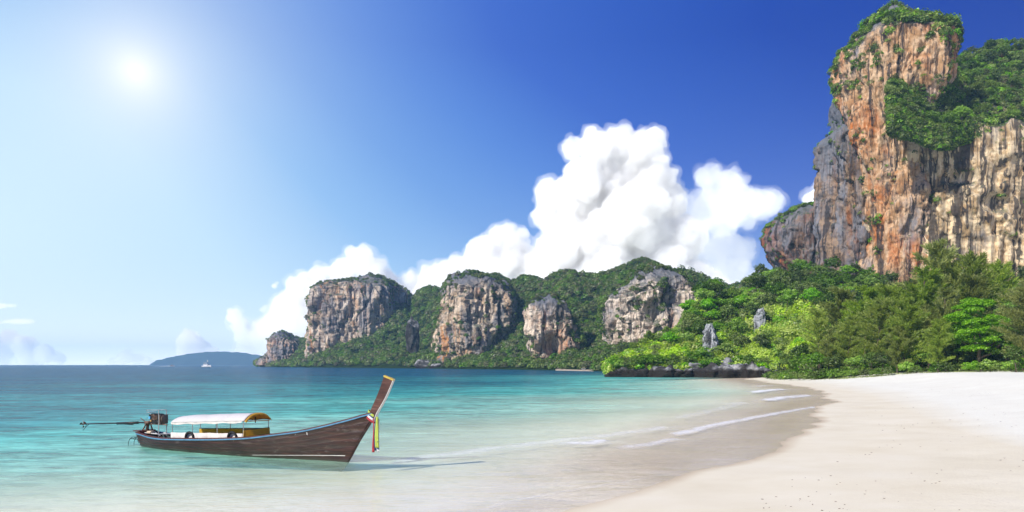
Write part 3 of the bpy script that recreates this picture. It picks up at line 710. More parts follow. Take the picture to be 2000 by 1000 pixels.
# ------------------------------------------------------------------ hills
def hill(name, pxs, S, zS, Rg, pyR, prof, nt, noise_amp, mat, label, back=1.5, seed=0, drop=6.0, zback=None):
    """slope between a front foot line and a crest line seen at rows pyR; t 0..1 front to crest, then down the far side"""
    S = np.asarray(S, float); Rg = np.asarray(Rg, float); zR = wz(np.asarray(pyR, float), Rg)
    t = np.concatenate([[-.03], np.linspace(0, 1, nt), np.linspace(1, back, nt // 2)[1:]])
    zz = []
    for tt in t:
        if tt < 0: zz.append(np.asarray(zS) - drop)
        elif tt <= 1: zz.append(zS + (zR - zS) * (np.interp(tt, prof[0], prof[1]) if len(prof) == 2 else np.interp(tt, prof[0], prof[1]) * (1 - prof[3]) + np.interp(tt, prof[0], prof[2]) * prof[3]))
        else:
            k = (tt - 1) / (back - 1); zz.append(zR * (1 - k ** 1.6) + (-3 if zback is None else zback) * k ** 1.6)
    zz = np.array(zz); Yv = S[None] + (Rg - S)[None] * np.clip(t, 0, None)[:, None]; Xv = wx(pxs[None], Yv)
    P = np.stack([Xv, Yv, zz], -1).reshape(-1, 3)
    tf = np.repeat(np.clip(t * 5, 0, 1)[:, None] * np.ones(len(pxs)), 1, 1).reshape(-1)
    P[:, 2] += fbm(p3(P[:, 0], P[:, 1]) / (noise_amp * 6), 4, 60 + seed) * noise_amp * tf
    o = mesh_np(name, P, grid_faces(len(t), len(pxs)), mat)
    tag(o, label, 'hill', None, 'structure')
    Pg = P.reshape(len(t), len(pxs), 3)
    return o, Pg, t
def on_hill(Pg, t, u, v):
    """bilinear sample; u in 0..1 across columns, v in t units"""
    nt_, npx, _ = Pg.shape; fi = np.interp(v, t, np.arange(nt_)); fj = u * (npx - 1)
    i = np.clip(fi.astype(int), 0, nt_ - 2); j = np.clip(fj.astype(int), 0, npx - 2); a = (fi - i)[:, None]; b = (fj - j)[:, None]
    return (Pg[i, j] * (1 - a) * (1 - b) + Pg[i + 1, j] * a * (1 - b) + Pg[i, j + 1] * (1 - a) * b + Pg[i + 1, j + 1] * a * b)

# far headland ridge
pxs = np.linspace(500, 1500, 200)
sky = np.array([(500, 716), (528, 716), (560, 705), (590, 664), (608, 662), (612, 600), (640, 572), (700, 566), (770, 560), (795, 580), (802, 594), (815, 572), (840, 562), (858, 566), (872, 570), (890, 552), (905, 536), (930, 536), (955, 542), (975, 538), (1000, 550),
       (1018, 540), (1045, 545), (1062, 550), (1078, 541), (1095, 530), (1115, 528), (1140, 538), (1165, 542), (1190, 536), (1210, 530), (1232, 522), (1252, 512), (1275, 513), (1300, 526), (1322, 525), (1350, 528), (1380, 537), (1410, 548), (1435, 553), (1460, 545), (1500, 545)])
SHF = [(500, 1400), (530, 1250), (600, 1050), (700, 900), (800, 790), (900, 680), (1000, 590), (1100, 500), (1180, 430), (1250, 420), (1500, 420)]
Sf = np.interp(pxs, [a for a, _ in SHF], [b for _, b in SHF])
Rf = np.interp(pxs, [500, 600, 700, 800, 900, 1000, 1100, 1200, 1300, 1500], [1420, 1400, 1430, 1320, 1060, 1000, 930, 860, 800, 780])
pyF = np.interp(pxs, sky[:, 0], sky[:, 1]) + 2
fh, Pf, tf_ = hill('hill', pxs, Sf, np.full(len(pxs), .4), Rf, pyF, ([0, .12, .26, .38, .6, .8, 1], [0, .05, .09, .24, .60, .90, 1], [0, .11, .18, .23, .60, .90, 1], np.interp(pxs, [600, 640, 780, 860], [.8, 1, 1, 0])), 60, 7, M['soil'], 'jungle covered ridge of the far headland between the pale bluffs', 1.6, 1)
nF = 13000
u = rng.uniform(0, 1, nF); v = rng.uniform(0, 1, nF) ** .9 * 1.04
P = on_hill(Pf, tf_, u, v)
keep = (v > .012)
P = P[keep]; vv = v[keep]
sc_ = rng.uniform(.7, 1.75, len(P)) * np.where(vv > .8, .8, 1.0) * np.clip(P[:, 1] / 900, .7, 1.3) * (1 + .25 * fbm(P / 60, 2, 5))
up_ = vv > .80
mass('forest', P[~up_], sc_[~up_], PC_far, 'dense green jungle covering the slopes of the far headland')
mass('scrub', P[up_] - np.array([0, 0, .5]), sc_[up_] * .8, PC_top, 'grey green scrub along the skyline of the far headland')

# vegetation clinging to the cliffs
def cling(o, n, coll, fn, smin, smax, name, label, off=.0):
    c, nn, ar = surf(o); w_ = fn(c, nn) * ar; w_ = np.clip(w_, 0, None)
    if w_.sum() <= 0: return
    idx = rng.choice(len(c), n, p=w_ / w_.sum())
    return mass(name, c[idx] + nn[idx] * off, rng.uniform(smin, smax, n), coll, label)
front = lambda c, nn: (nn[:, 1] < .35)
def topband(zlo, k, extra=.0, thr=.35):
    return lambda c, nn: front(c, nn) * (np.clip(nn[:, 2] - thr, 0, 1) * 3 + (c[:, 2] + k * fbm(c / 14, 3, 90) > zlo) * .9 + extra * (fbm(c / 18, 3, 91) > .45))
def flank(xr, k):      # growth creeping in from the right and left ends of a bluff
    def fn(c, nn):
        e = np.abs(c[:, 0] - c[:, 0].mean()) / (np.ptp(c[:, 0]) / 2)
        return (nn[:, 1] < .6) * ((e + .22 * fbm(c / 30, 3, 110) > xr) * 1.0 + k * (fbm(c / 16, 3, 111) > .5))
    return fn
for c_, lab_ in ((c1, 'creepers on the flanks of the square bluff'), (c2, 'creepers on the flanks of the middle bluff'), (c3, 'creepers around the cave cliff'), (c4, 'creepers round the pale pitted cliff')):
    cling(c_, 620, PC_far, flank(.80 if c_ in (c1, c2) else 1.0, .10), .35, 1.0, 'cliff_creepers', lab_)
cling(c1, 1700, PC_top, topband(120, 20, .12), .5, 1.2, 'cliff_scrub', 'grey green scrub capping the square bluff')
cling(c2, 1500, PC_top, topband(79, 13, .10), .5, 1.1, 'cliff_scrub', 'scrub capping the broad middle bluff')
cling(c3, 420, PC_top, topband(50, 4, .02), .35, .8, 'cliff_scrub', 'scrub fringing the top of the cave cliff')
cling(c4, 1000, PC_top, topband(64, 6, .01), .4, 1.0, 'cliff_scrub', 'scrub capping the pale pitted cliff')
cling(c0, 260, PC_top, topband(50, 10, .1), .5, 1.0, 'cliff_scrub', 'scrub on the small rock knob')
cling(c00, 120, PC_top, topband(14, 8, .0, .2), .4, .8, 'cliff_scrub', 'low scrub on the rock shelf at the tip')
cling(dark, 700, PC_shr, lambda c, nn: ((nn[:, 1] < .5) & (nn[:, 0] < .6)) * (np.clip(nn[:, 2] - .3, 0, 1) * 3 + (c[:, 2] - .9 * (c[:, 0] - 185) * 0 > 124 + 9 * fbm(c / 12, 3, 93)) * .8 + .05 * (fbm(c / 9, 3, 94) > .5)), .5, 1.5, 'cliff_shrubs', 'dark shrubs clinging to the dark left flank of the pinnacle')
cling(crag, 520, PC_shr, topband(100, 12, .08), .6, 1.6, 'cliff_shrubs', 'shrubs on top of the small rust crag')
cling(pin, 2500, PC_shr, lambda c, nn: (nn[:, 1] < .5) * (np.clip(nn[:, 2] - .25, 0, 1) * 2.5 + ((c[:, 2] > 156 + 14 * fbm(c / 14, 3, 95)) & (c[:, 2] < 196) & (fbm(c / 9, 3, 96) > -.12)) * 1.0 + ((c[:, 0] > 199) & (c[:, 2] > 168 + 4 * fbm(c / 9, 2, 97))) * 1.6 + ((c[:, 0] > 196 + 5 * fbm(c / 7, 2, 92)) & (c[:, 2] > 124 + 5 * fbm(c / 9, 2, 97)) & (c[:, 2] < 153 + 3 * fbm(c / 9, 2, 94)) & (fbm(c / 11, 3, 98) > -.3)) * 1.6 + .035 * (fbm(c / 8, 3, 99) > .42)), .5, 1.6, 'cliff_shrubs', 'shrubs covering the grey summit and ledges of the pinnacle')
cling(pin, 420, PC_shr, lambda c, nn: (nn[:, 1] < .6) * (c[:, 0] > 190) * (c[:, 2] < 186) * (c[:, 2] > 172 + 6 * fbm(c / 9, 2, 97)) * 1.0, 1.4, 2.8, 'cliff_shrubs', 'bushy trees crowding the right shoulder of the pinnacle')
cling(wall, 1200, PC_shr, lambda c, nn: (nn[:, 1] < .4) * (np.clip(nn[:, 2] - .3, 0, 1) * 4 + (c[:, 2] > 133 + 7 * fbm(c / 16, 3, 100)) * 1.2 + .012 * (fbm(c / 8, 3, 101) > .5)), .6, 1.7, 'cliff_shrubs', 'shrubs hanging over the top edge of the tan rock wall')

# wooded terrace above the great wall
pxt = np.linspace(1738, 2420, 140)
skyT = np.interp(pxt, [1738, 1765, 1840, 1855, 1880, 1905, 1935, 1960, 1985, 2010, 2100, 2300, 2420], [158, 146, 134, 110, 108, 104, 84, 86, 100, 92, 82, 110, 150])
St = np.interp(pxt, [1738, 1850, 1900], [348, 352, 364]); zSt = wz(np.interp(pxt, [1738, 1760, 1830, 2420], [232, 246, 252, 252]), St) + 2 * np.sin(pxt / 23)
Rt = np.interp(pxt, [1738, 1790, 1840, 1890], [366, 376, 400, 455])
th_, Pt, tt_ = hill('hill', pxt, St, zSt, Rt, skyT, ([0, .1, .5, 1], [0, .10, .52, 1]), 50, 3.0, big_mat, 'steep wooded terrace above the tan rock wall', 1.35, 3, drop=7, zback=128)
nT = 3600; u = rng.uniform(0, 1, nT) ** 1.4; v = rng.uniform(0.0, 1.05, nT); P = on_hill(Pt, tt_, u, v)
mass('undergrowth', P, rng.uniform(.7, 1.9, nT), PC_shr, 'tangled undergrowth on the wooded terrace above the tan wall')
k = 0
terr = []
while len(terr) < 120 and k < 6000:
    k += 1; uu, vvv = rnd.random() ** 1.0, rnd.random() * 1.0
    p = on_hill(Pt, tt_, np.array([uu * .48]), np.array([vvv]))[0]
    if any((p[0] - q[0]) ** 2 + (p[1] - q[1]) ** 2 < 4.4 ** 2 for q in terr): continue
    terr.append(p)
    key = rnd.choice(['mid0', 'mid1', 'mid2', 'dark0', 'dark1', 'olive0', 'bright0', 'mid1', 'olive1'])
    plant(key, p[0], p[1], p[2] - .5, rnd.uniform(.62, 1.12), sz=rnd.uniform(.9, 1.3))
nterr = len(TREES)

cling(th_, 700, PC_shr, lambda c, nn: ((nn[:, 2] < .35) & (c[:, 1] < 372)) * 1.0 + (c[:, 1] < 356) * .5, .7, 1.7, 'cliff_shrubs', 'shrubs spilling over the front edge of the terrace')
NL = 2300; lp = np.where(rng.random(NL) < .5, rng.uniform(1738, 1910, NL), rng.uniform(1738, 2420, NL)); lS = np.interp(lp, pxt, St) - rng.uniform(-.6, 2.2, NL); lz = np.interp(lp, pxt, zSt) - rng.uniform(-1.0, 9.0, NL)
mass('undergrowth', np.column_stack([wx(lp, lS), lS, lz]), rng.uniform(.5, 1.6, NL), PC_shr, 'bushes overhanging the lip of the wooded terrace')
# near headland slope
pxn = np.linspace(1188, 2440, 260)
skyN = np.interp(pxn, [1188, 1215, 1240, 1265, 1300, 1325, 1350, 1372, 1400, 1440, 1470, 1500, 1550, 1600, 1650, 1700, 1760, 1850, 2000, 2440], [722, 712, 694, 672, 655, 640, 618, 592, 592, 590, 572, 546, 548, 552, 548, 556, 575, 570, 560, 540])
Sn = np.interp(pxn, [1188, 1250, 1400, 1480, 1530, 1560, 1600, 1700, 1850, 2000, 2440], [246, 243, 238, 234, 228, 205, 190, 176, 168, 150, 130])
Rn = np.interp(pxn, [1188, 1250, 1400, 1500, 1700, 2440], [262, 285, 320, 350, 350, 345])
zSn = np.interp(pxn, [1188, 1480, 1560, 1700, 2000, 2440], [.5, 1.0, 1.6, 2.4, 2.8, 2.8])
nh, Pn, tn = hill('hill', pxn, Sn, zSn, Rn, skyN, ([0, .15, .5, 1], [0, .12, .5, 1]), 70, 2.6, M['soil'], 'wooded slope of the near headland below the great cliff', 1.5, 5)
def nh_at(px, v): return on_hill(Pn, tn, np.array([(px - 1188) / (2440 - 1188)]), np.array([v]))[0]
nU = 5200; u = rng.uniform(0, .78, nU); v = rng.uniform(.0, 1.05, nU); P = on_hill(Pn, tn, u, v); pxx = 1188 + u * 1252
limezone = ((pxx < 1372) & (fbm(P / 14, 3, 200) > -.45)) | ((pxx > 1400) & (pxx < 1610) & (v < .55) & (fbm(P / 16, 3, 201) > -.4))
mass('undergrowth', P[~limezone], rng.uniform(.8, 2.0, (~limezone).sum()), PC_shr, 'dense undergrowth covering the near headland slope')
mass('creepers', P[limezone], rng.uniform(.8, 1.9, limezone.sum()), PC_lime, 'bright lime green creepers blanketing the lower near headland')
def place_hill(n, gap, px0, px1, v0, v1, keys, s0, s1, maxk=8000):
    got = []; k = 0
    while len(got) < n and k < maxk:
        k += 1; px = rnd.uniform(px0, px1); v = rnd.uniform(v0, v1); p = nh_at(px, v)
        if any((p[0] - q[0]) ** 2 + (p[1] - q[1]) ** 2 < gap ** 2 for q in got): continue
        got.append(p); plant(rnd.choice(keys), p[0], p[1], p[2] - .3, rnd.uniform(s0, s1), sz=rnd.uniform(.85, 1.2))
place_hill(9, 5.0, 1200, 1300, .1, .95, ['bush0', 'bright0', 'olive0', 'mid1', 'olive1'], .5, .85)
place_hill(14, 6, 1235, 1370, .15, .8, ['lime0', 'lime1'], .8, 1.25)
place_hill(14, 5, 1290, 1370, .3, 1.0, ['mid0', 'bright1', 'bright0', 'olive0'], .6, .95)
place_hill(26, 5.6, 1345, 1480, .5, 1.02, ['mid0', 'bright0', 'bright1', 'mid2', 'olive0'], .8, 1.2)
place_hill(10, 6, 1350, 1480, .12, .5, ['olive0', 'olive1', 'bright0', 'mid1'], .7, 1.0)
place_hill(20, 6.5, 1440, 1610, .12, .55, ['lime0', 'lime1'], .9, 1.5)
place_hill(58, 5.8, 1470, 1720, .45, 1.03, ['mid0', 'mid1', 'mid2', 'dark0', 'dark1', 'bright0', 'olive1'], .85, 1.3)
place_hill(34, 7.0, 1700, 2060, .35, 1.0, ['mid0', 'dark1', 'mid2', 'dark0', 'olive0'], .95, 1.4)
place_hill(12, 5.0, 1480, 1620, .02, .2, ['olive0', 'mid0', 'bright1', 'dark0'], .6, .95)
nslope = len(TREES)

# ------------------------------------------------------------------ trees along the back of the beach
def gz(x, y): return float(ground_h([x], [y])[0])
def at_px(px, Yd): return wx(px, Yd), Yd
cas_spots = [  # px, distance, height, lean
    (1600, 190, 15), (1642, 196, 19), (1655, 176, 12), (1690, 184, 17.5), (1712, 170, 14), (1738, 176, 17), (1765, 160, 14), (1800, 178, 22), (1822, 190, 27), (1838, 165, 17), (1868, 184, 24), (1775, 186, 19), (1905, 178, 20), (1752, 158, 9), (1832, 152, 10), (1998, 140, 15), (1618, 180, 10), (2040, 150, 20), (1925, 190, 22)]
for px, Yd, hh in cas_spots:
    x, y = at_px(px, Yd); plant(f'cas{rnd.randrange(3)}', x, y, max(gz(x, y), 0) - .2 + max(0, (Yd - 165) * .06), hh / 15 * rnd.uniform(1.05, 1.18), rz=rnd.uniform(-.9, .9), sz=1.0)
x, y = at_px(1912, 152); plant('layered', x, y, gz(x, y) - .2, 1.22, rz=.4)
for px, Yd, s in [(1990, 160, 1.15), (2035, 150, 1.2), (1880, 168, 1.0)]:
    x, y = at_px(px, Yd); plant('layered', x, y, gz(x, y) + .2, s, rz=rnd.uniform(0, 6))
for px, Yd, key, s in [(1568, 186, 'mid0', .75), (1596, 178, 'bright0', .8), (1630, 172, 'mid2', .62), (1670, 168, 'bright1', .62), (1702, 163, 'mid1', .6), (1745, 166, 'bright0', .72), (1722, 158, 'dark0', .6), (1790, 160, 'mid1', .7), (1812, 158, 'bright1', .66), (1850, 160, 'dark1', .8), (1940, 162, 'dark0', 1.0), (1870, 158, 'mid0', .8), (1965, 150, 'mid1', .8), (1535, 206, 'mid1', .8), (1985, 128, 'dark0', .55), (2050, 132, 'mid0', .9)]:
    x, y = at_px(px, Yd); plant(key, x, y, gz(x, y) - .2, s)
for px, Yd, s in [(1545, 176, .9), (1562, 172, 1.0), (1585, 169, 1.1), (1605, 168, .9), (1628, 165, 1.2), (1648, 163, 1.0), (1668, 160, 1.1), (1690, 157, .9), (1712, 154, .95), (1735, 151, 1.0), (1772, 149, 1.35), (1790, 147, .8), (1828, 146, 1.1), (1846, 145, 1.15), (1896, 141, 1.2), (1915, 139, .9), (1935, 138, 1.3), (1952, 136, 1.0), (1975, 134, 1.2), (2000, 130, 1.3)]:
    x, y = at_px(px, Yd); plant(f'bush{rnd.randrange(2)}', x, y, gz(x, y) - .1, s)
for px, Yd, s in [(1905, 140, 1.5), (1925, 143, 1.2), (1985, 131, 1.7)]:
    x, y = at_px(px, Yd); plant('pandan', x, y, gz(x, y), s)

TLP = np.array([(74, 208), (70, 186), (73, 170), (80, 163), (90, 158), (99, 150), (104, 138), (106, 118), (108, 90)])
uu = rng.uniform(0, len(TLP) - 1.001, 900); ii = uu.astype(int); ff = (uu - ii)[:, None]; PP = TLP[ii] * (1 - ff) + TLP[ii + 1] * ff + rng.uniform(0, 14, (900, 1)) * np.array([[.8, .45]]) + rng.normal(size=(900, 2))
mass('undergrowth', np.column_stack([PP, ground_h(PP[:, 0], PP[:, 1]) - .1]), rng.uniform(.35, 1.1, 900), PC_shr, 'low tangled undergrowth at the feet of the beach trees')
# --- labels for every tree, built from what shows
colour_word = {'mid': 'mid green', 'dark': 'dark green', 'bright': 'bright green', 'olive': 'olive grey', 'lime': 'lime yellow', 'cas': 'feathery olive', 'bush': 'small round', 'layered': 'large layered bright green', 'pandan': 'spiky leaved'}
noun = {'broadleaf_tree': ('broadleaf tree', 'tree'), 'casuarina_tree': ('casuarina', 'tree'), 'creeper_mound': ('creeper mound', 'shrub'), 'shrub': ('shrub', 'shrub'), 'almond_tree': ('almond tree', 'tree'), 'screw_pine': ('screw pine', 'plant')}
ordw = ['leftmost', 'second', 'third', 'fourth', 'fifth', 'sixth', 'seventh', 'eighth', 'ninth', 'tenth', 'eleventh', 'twelfth', 'thirteenth', 'fourteenth', 'fifteenth', 'sixteenth', 'seventeenth', 'eighteenth', 'nineteenth', 'twentieth', 'twenty-first', 'twenty-second', 'twenty-third', 'last']
buckets = {}
for i, (o, key) in enumerate(TREES):
    k0 = ''.join(c for c in key if not c.isdigit()); x, y, z = o.location; px = 1000 + F * x / y; py = HY - F * (z + 4 - H) / y
    if i < nterr:
        zone = 'beside the pinnacle' if px < 1860 else ('right of the notch' if px < 1930 else 'near its right end')
        row = 'high' if py < 150 else ('midway' if py < 205 else 'low'); where = f'{row} on cliff terrace {zone}'; grp = 'trees on the terrace above the tan wall'
    elif i < nslope:
        for lim, zz_ in ((1260, 'on the headland tip'), (1340, 'beside far pale cliff'), (1420, 'around first grey slab'), (1500, 'by the second grey slab'), (1600, 'below the small crag'), (1700, 'below dark cliff flank'), (1850, 'below the pinnacle'), (9999, 'below the tan wall')):
            if px < lim: zone = zz_; break
        row = 'low' if z < 9 else ('midway' if z < 24 else 'high'); where = f'{row} {zone}'; grp = 'trees and mounds on the near headland'
    else:
        where = 'at the back of the beach'; grp = 'trees and shrubs behind the beach'
        if y > 168: where = 'behind the beach front trees'
    nn_, cat = noun[o.name.split('.')[0]]
    size = 'tall ' if (o.scale[2] > 1.15 and cat == 'tree') else ('small ' if o.scale[2] < .72 and cat == 'tree' else '')
    buckets.setdefault(f'{size}{colour_word[k0]} {nn_} {where}', []).append((px, o, cat, grp))
for lab, L in buckets.items():
    L.sort(key=lambda a: a[0])
    for k, (px, o, cat, grp) in enumerate(L):
        if len(L) == 1: t_ = lab
        elif k == len(L) - 1: t_ = lab + ', rightmost'
        elif k == 0: t_ = lab + ', leftmost'
        else: t_ = lab + f', {ordw[min(k, 19)]} from left'
        tag(o, t_, cat, grp)

# ------------------------------------------------------------------ rock slabs and waterline rocks of the near headland
for (px, Yd, py0, py1, wpx, lab, ms) in [(1386, 262, 634, 712, 19, 'pale grey fluted rock slab standing among the headland trees', 211), (1487, 282, 602, 680, 17, 'smaller grey rock slab half hidden in headland foliage', 217)]:
    mm = rk('rock_slab', tan=(.30, .31, .33), cream=(.52, .53, .55), grey=(.22, .23, .26), rust=(.3, .2, .12), rustamt=.15, greyamt=.4, streak=.5, sx=3.0, seed=ms)
    s_ = cliff('rock_slab', Yd, [(py0, px - wpx * .35, px + wpx * .25), (py0 + 14, px - wpx * .75, px + wpx * .5), (py0 + 50, px - wpx, px + wpx * .9), (py1, px - wpx * 1.1, px + wpx * 1.2)], 4.5, 2.4, 140, 120, 1.7, mm, lab, int(ms))
    s_['category'] = 'rock'; s_['kind'] = 'thing'
def rock_mesh(seed, sub=4):
    bm = bmesh.new(); bmesh.ops.create_icosphere(bm, subdivisions=sub, radius=1); me = bpy.data.meshes.new('boulder'); bm.to_mesh(me); bm.free()
    n = len(me.vertices); c = np.empty(n * 3); me.vertices.foreach_get('co', c); c = c.reshape(-1, 3)
    q = c * 1.3 + seed * 9.1
    d = .28 * fbm(q, 4, seed, .55) - .20 * np.abs(vn(q * 1.7, seed + 4)) + .10
    # facets
    for k in range(9):
        nrm = np.random.default_rng(seed * 31 + k).normal(size=3); nrm /= np.linalg.norm(nrm); lim = .66 + .2 * ((k * 37) % 10) / 10
        e = c @ nrm; c = c - np.clip(e - lim, 0, 1)[:, None] * nrm * .85
    c = c * (1 + d)[:, None]
    me.vertices.foreach_set('co', c.ravel().astype(np.float32)); me.polygons.foreach_set('use_smooth', np.ones(len(me.polygons), bool)); me.materials.append(M['tide']); me.update(); return me
RM = [rock_mesh(k) for k in range(5)]
spots = [(1200, 243, 4.2, 1.6), (1216, 241, 5.0, 2.6), (1232, 240, 4.4, 2.0), (1247, 239, 4.0, 2.7), (1262, 240, 4.6, 2.0), (1277, 238, 4.2, 2.2), (1295, 236, 4.8, 3.4), (1312, 238, 4.2, 2.2), (1328, 236, 4.4, 2.4), (1345, 235, 4.4, 2.3), (1362, 236, 4.2, 2.6),
         (1380, 233, 4.8, 2.8), (1398, 234, 4.8, 4.0), (1417, 232, 4.8, 3.6), (1437, 233, 4.8, 4.2), (1456, 232, 4.2, 3.0), (1470, 230, 4.4, 4.2), (1489, 231, 4.0, 2.8), (1505, 228, 3.6, 2.2), (1522, 226, 3.6, 1.9), (1538, 222, 3.2, 1.5), (1553, 214, 2.8, 1.2), (1207, 250, 5, 3.0), (1340, 246, 6, 4.4), (1270, 250, 6, 4.2), (1420, 244, 7, 5.4), (1368, 243, 5.6, 4.4)]
for i, (px, Yd, wd, hh) in enumerate(sorted(spots)):
    o = bpy.data.objects.new('boulder', RM[i % 5]); COL.objects.link(o); o.location = (wx(px, Yd), Yd, hh * .12); o.scale = (wd, wd * .8, hh * 1.1); o.rotation_euler = (0, 0, rnd.uniform(0, 6.28))
    where = 'near the headland tip' if px < 1290 else ('below the first grey slab' if px < 1400 else ('under the overhanging bushes' if px < 1480 else 'where the headland meets the sand'))
    pal = 'broad' if hh < 2.3 else ('tall' if hh > 3.5 else 'rounded')
    buckets.setdefault(('rk', f'{pal} dark based waterline boulder {where}'), []).append((px, o))
for kk, L in buckets.items():
    if not isinstance(kk, tuple): continue
    L.sort(key=lambda a: a[0])
    for k, (px, o) in enumerate(L):
        lab = kk[1]
        if len(L) > 1: lab += ', leftmost' if k == 0 else (', rightmost' if k == len(L) - 1 else f', {ordw[k]} from left')
        tag(o, lab, 'boulder', 'boulders along the near headland waterline')
for px in list(range(1204, 1490, 13)):
    Yd = 236 + rnd.uniform(-2, 5); o = plant(rnd.choice(['bush0', 'bush1', 'bush0']), wx(px + rnd.uniform(-4, 4), Yd), Yd + 4, 2.6 + rnd.uniform(-.4, 1.2), rnd.uniform(1.3, 2.4), sz=rnd.uniform(.8, 1.1))
    wt = TREES.pop(); RB = globals().setdefault('ROCKBUSH', []); RB.append(o)
for k, o in enumerate(ROCKBUSH):
    tag(o, 'shrub overhanging the waterline boulders, ' + (ordw[k] if k else 'leftmost') + (' from the headland tip' if k else ', at the headland tip'), 'shrub', 'shrubs overhanging the waterline boulders')
# far shore rocks
for px, Yd, wd, hh, lab in [(672, 985, 17, 9, 'grey jagged rocks at the waterline below the square bluff'), (695, 955, 13, 10, 'taller grey waterline rock right of the jagged rocks'), (838, 765, 13, 11, 'dark hollow waterline rock below the middle bluff'), (862, 745, 12, 6, 'low dark waterline rock beside the hollow one'), (806, 880, 9, 28, 'slim grey rock column in the jungle between two bluffs'), (890, 760, 6, 17, 'slim pale rock column at the foot of the middle bluff')]:
    o = bpy.data.objects.new('boulder', RM[(px // 7) % 5]); COL.objects.link(o); o.location = (wx(px, Yd), Yd, 0 if hh < 12 else hh * 1.3); o.scale = (wd, wd * .7, hh); tag(o, lab, 'boulder', 'rocks along the far shore')
# narrow beach strip, parasol and kayaks on the far shore
def wx2(px, Yd, z=0): return (wx(px, Yd), Yd, z)
strip = MB(); P0 = [wx2(1085, 506, .25), wx2(1120, 478, .3), wx2(1160, 448, .3), wx2(1205, 420, .25)]; P1 = [wx2(1085, 520, 1.2), wx2(1120, 492, 1.3), wx2(1160, 462, 1.3), wx2(1205, 432, 1.2)]; P2 = [(a[0], a[1] - 4, -1.2) for a in P0]
strip.strip([P2, P0, P1]); so_ = strip.build('far_beach', simple('far_sand', (.42, .34, .25), .9, vscale=.3)); tag(so_, 'thin strip of sand on the far shore', None, None, 'structure')
M['red'] = simple('red_cloth', (.62, .04, .03), .7, var=.1); M['pole'] = simple('pole_metal', (.5, .5, .5), .4, metal=.6, var=.1)
def parasol(px, Yd, r, mat, lab):
    x, y, _ = wx2(px, Yd); root = empty('parasol', (x, y, 1.0)); tag(root, lab, 'parasol')
    mb = MB(); n = 10; top = mb.bm.verts.new((0, 0, 3.4)); ring = [mb.bm.verts.new((math.cos(k * 2 * math.pi / n) * r, math.sin(k * 2 * math.pi / n) * r, 2.5)) for k in range(n)]; r2 = [mb.bm.verts.new((v.co.x, v.co.y, 2.25)) for v in ring]
    for k in range(n): mb.bm.faces.new((top, ring[k], ring[(k + 1) % n])); mb.bm.faces.new((ring[k], r2[k], r2[(k + 1) % n], ring[(k + 1) % n]))
    mb.build('canopy', mat, root); MB().tube([(0, 0, -.2), (0, 0, 3.5)], .06, 6).build('pole', M['pole'], root)
parasol(1180, 440, 1.9, M['red'], 'small red parasol on the far shore beyond the headland tip')
def kayak(px, Yd, mat, lab, L=3.6, rz=.3):
    x, y, _ = wx2(px, Yd); mb = MB(); rows = []
    for i in range(9):
        t = i / 8 * 2 - 1; w_ = .45 * (1 - t * t) ** .6 + .02; s_ = t * L / 2
        rows.append([(s_, w_ * math.cos(a), .22 + .28 * t * t + .26 * math.sin(a)) for a in np.linspace(0, 2 * math.pi, 9)])
    mb.strip(rows); root = mb.build('kayak', mat, smooth=True); root.location = (x, y, .9); root.rotation_euler = (0, 0, rz)
    sd = MB().box((0, 0, .46), (.8, .4, .12)).build('seat', M['pole'], root)
    tag(root, lab, 'kayak', 'kayaks on the far beach')
kayak(1166, 452, simple('kayak_red', (.5, .05, .03), .4), 'red kayak lying left of the red parasol')
kayak(1190, 432, simple('kayak_orange', (.6, .22, .05), .4), 'orange kayak lying right of the red parasol', rz=.1)
kayak(1140, 466, simple('kayak_white', (.7, .7, .7), .4), 'white kayak at the left end of the thin far beach', rz=.5)

# ------------------------------------------------------------------ distant island
pxi = np.linspace(292, 540, 120)
skyI = np.interp(pxi, [292, 305, 330, 345, 365, 400, 435, 470, 510, 540], [712.5, 704, 698.5, 696, 692, 687.5, 686.5, 689, 694, 698]) + .8 * np.sin(pxi / 3.1) * .5
def island():
    S = np.full(120, 6700.0); Rg = np.full(120, 7200.0); zR = wz(skyI, Rg); rows = []
    for t in np.concatenate([[0], np.linspace(.02, 1, 14), np.linspace(1.1, 2, 8)]):
        Yv = S + (Rg - S) * t; z = -2 + (zR + 2) * (math.sin(min(t, 1) * math.pi / 2) if t <= 1 else math.cos((t - 1) * math.pi / 2)); rows.append(np.stack([wx(pxi, Rg) * (Yv / Rg), Yv, z + np.zeros(120)], -1))
    P = np.array(rows).reshape(-1, 3); P[:, 2] += fbm(p3(P[:, 0], P[:, 1]) / 90, 3, 300) * 4.0 * (P[:, 2] > 4)
    o = mesh_np('island', P, grid_faces(len(rows), 120), simple('island_forest', (.035, .06, .03), 1, var=.2, vscale=.01, spec=0)); tag(o, 'long low wooded island on the horizon', 'island', None, 'structure')
island()

# ------------------------------------------------------------------ long-tail boat
bx0, by0 = -18.887, 36.981; ax = Vector((.88793, -.45998, 0)); ny = Vector((-.45998, -.88793, 0))
boat = empty('longtail_boat', (bx0, by0, 0), math.atan2(ax.y, ax.x)); tag(boat, 'dark wooden long-tail boat with white canopy and ribboned prow, moored in the shallows', 'boat')
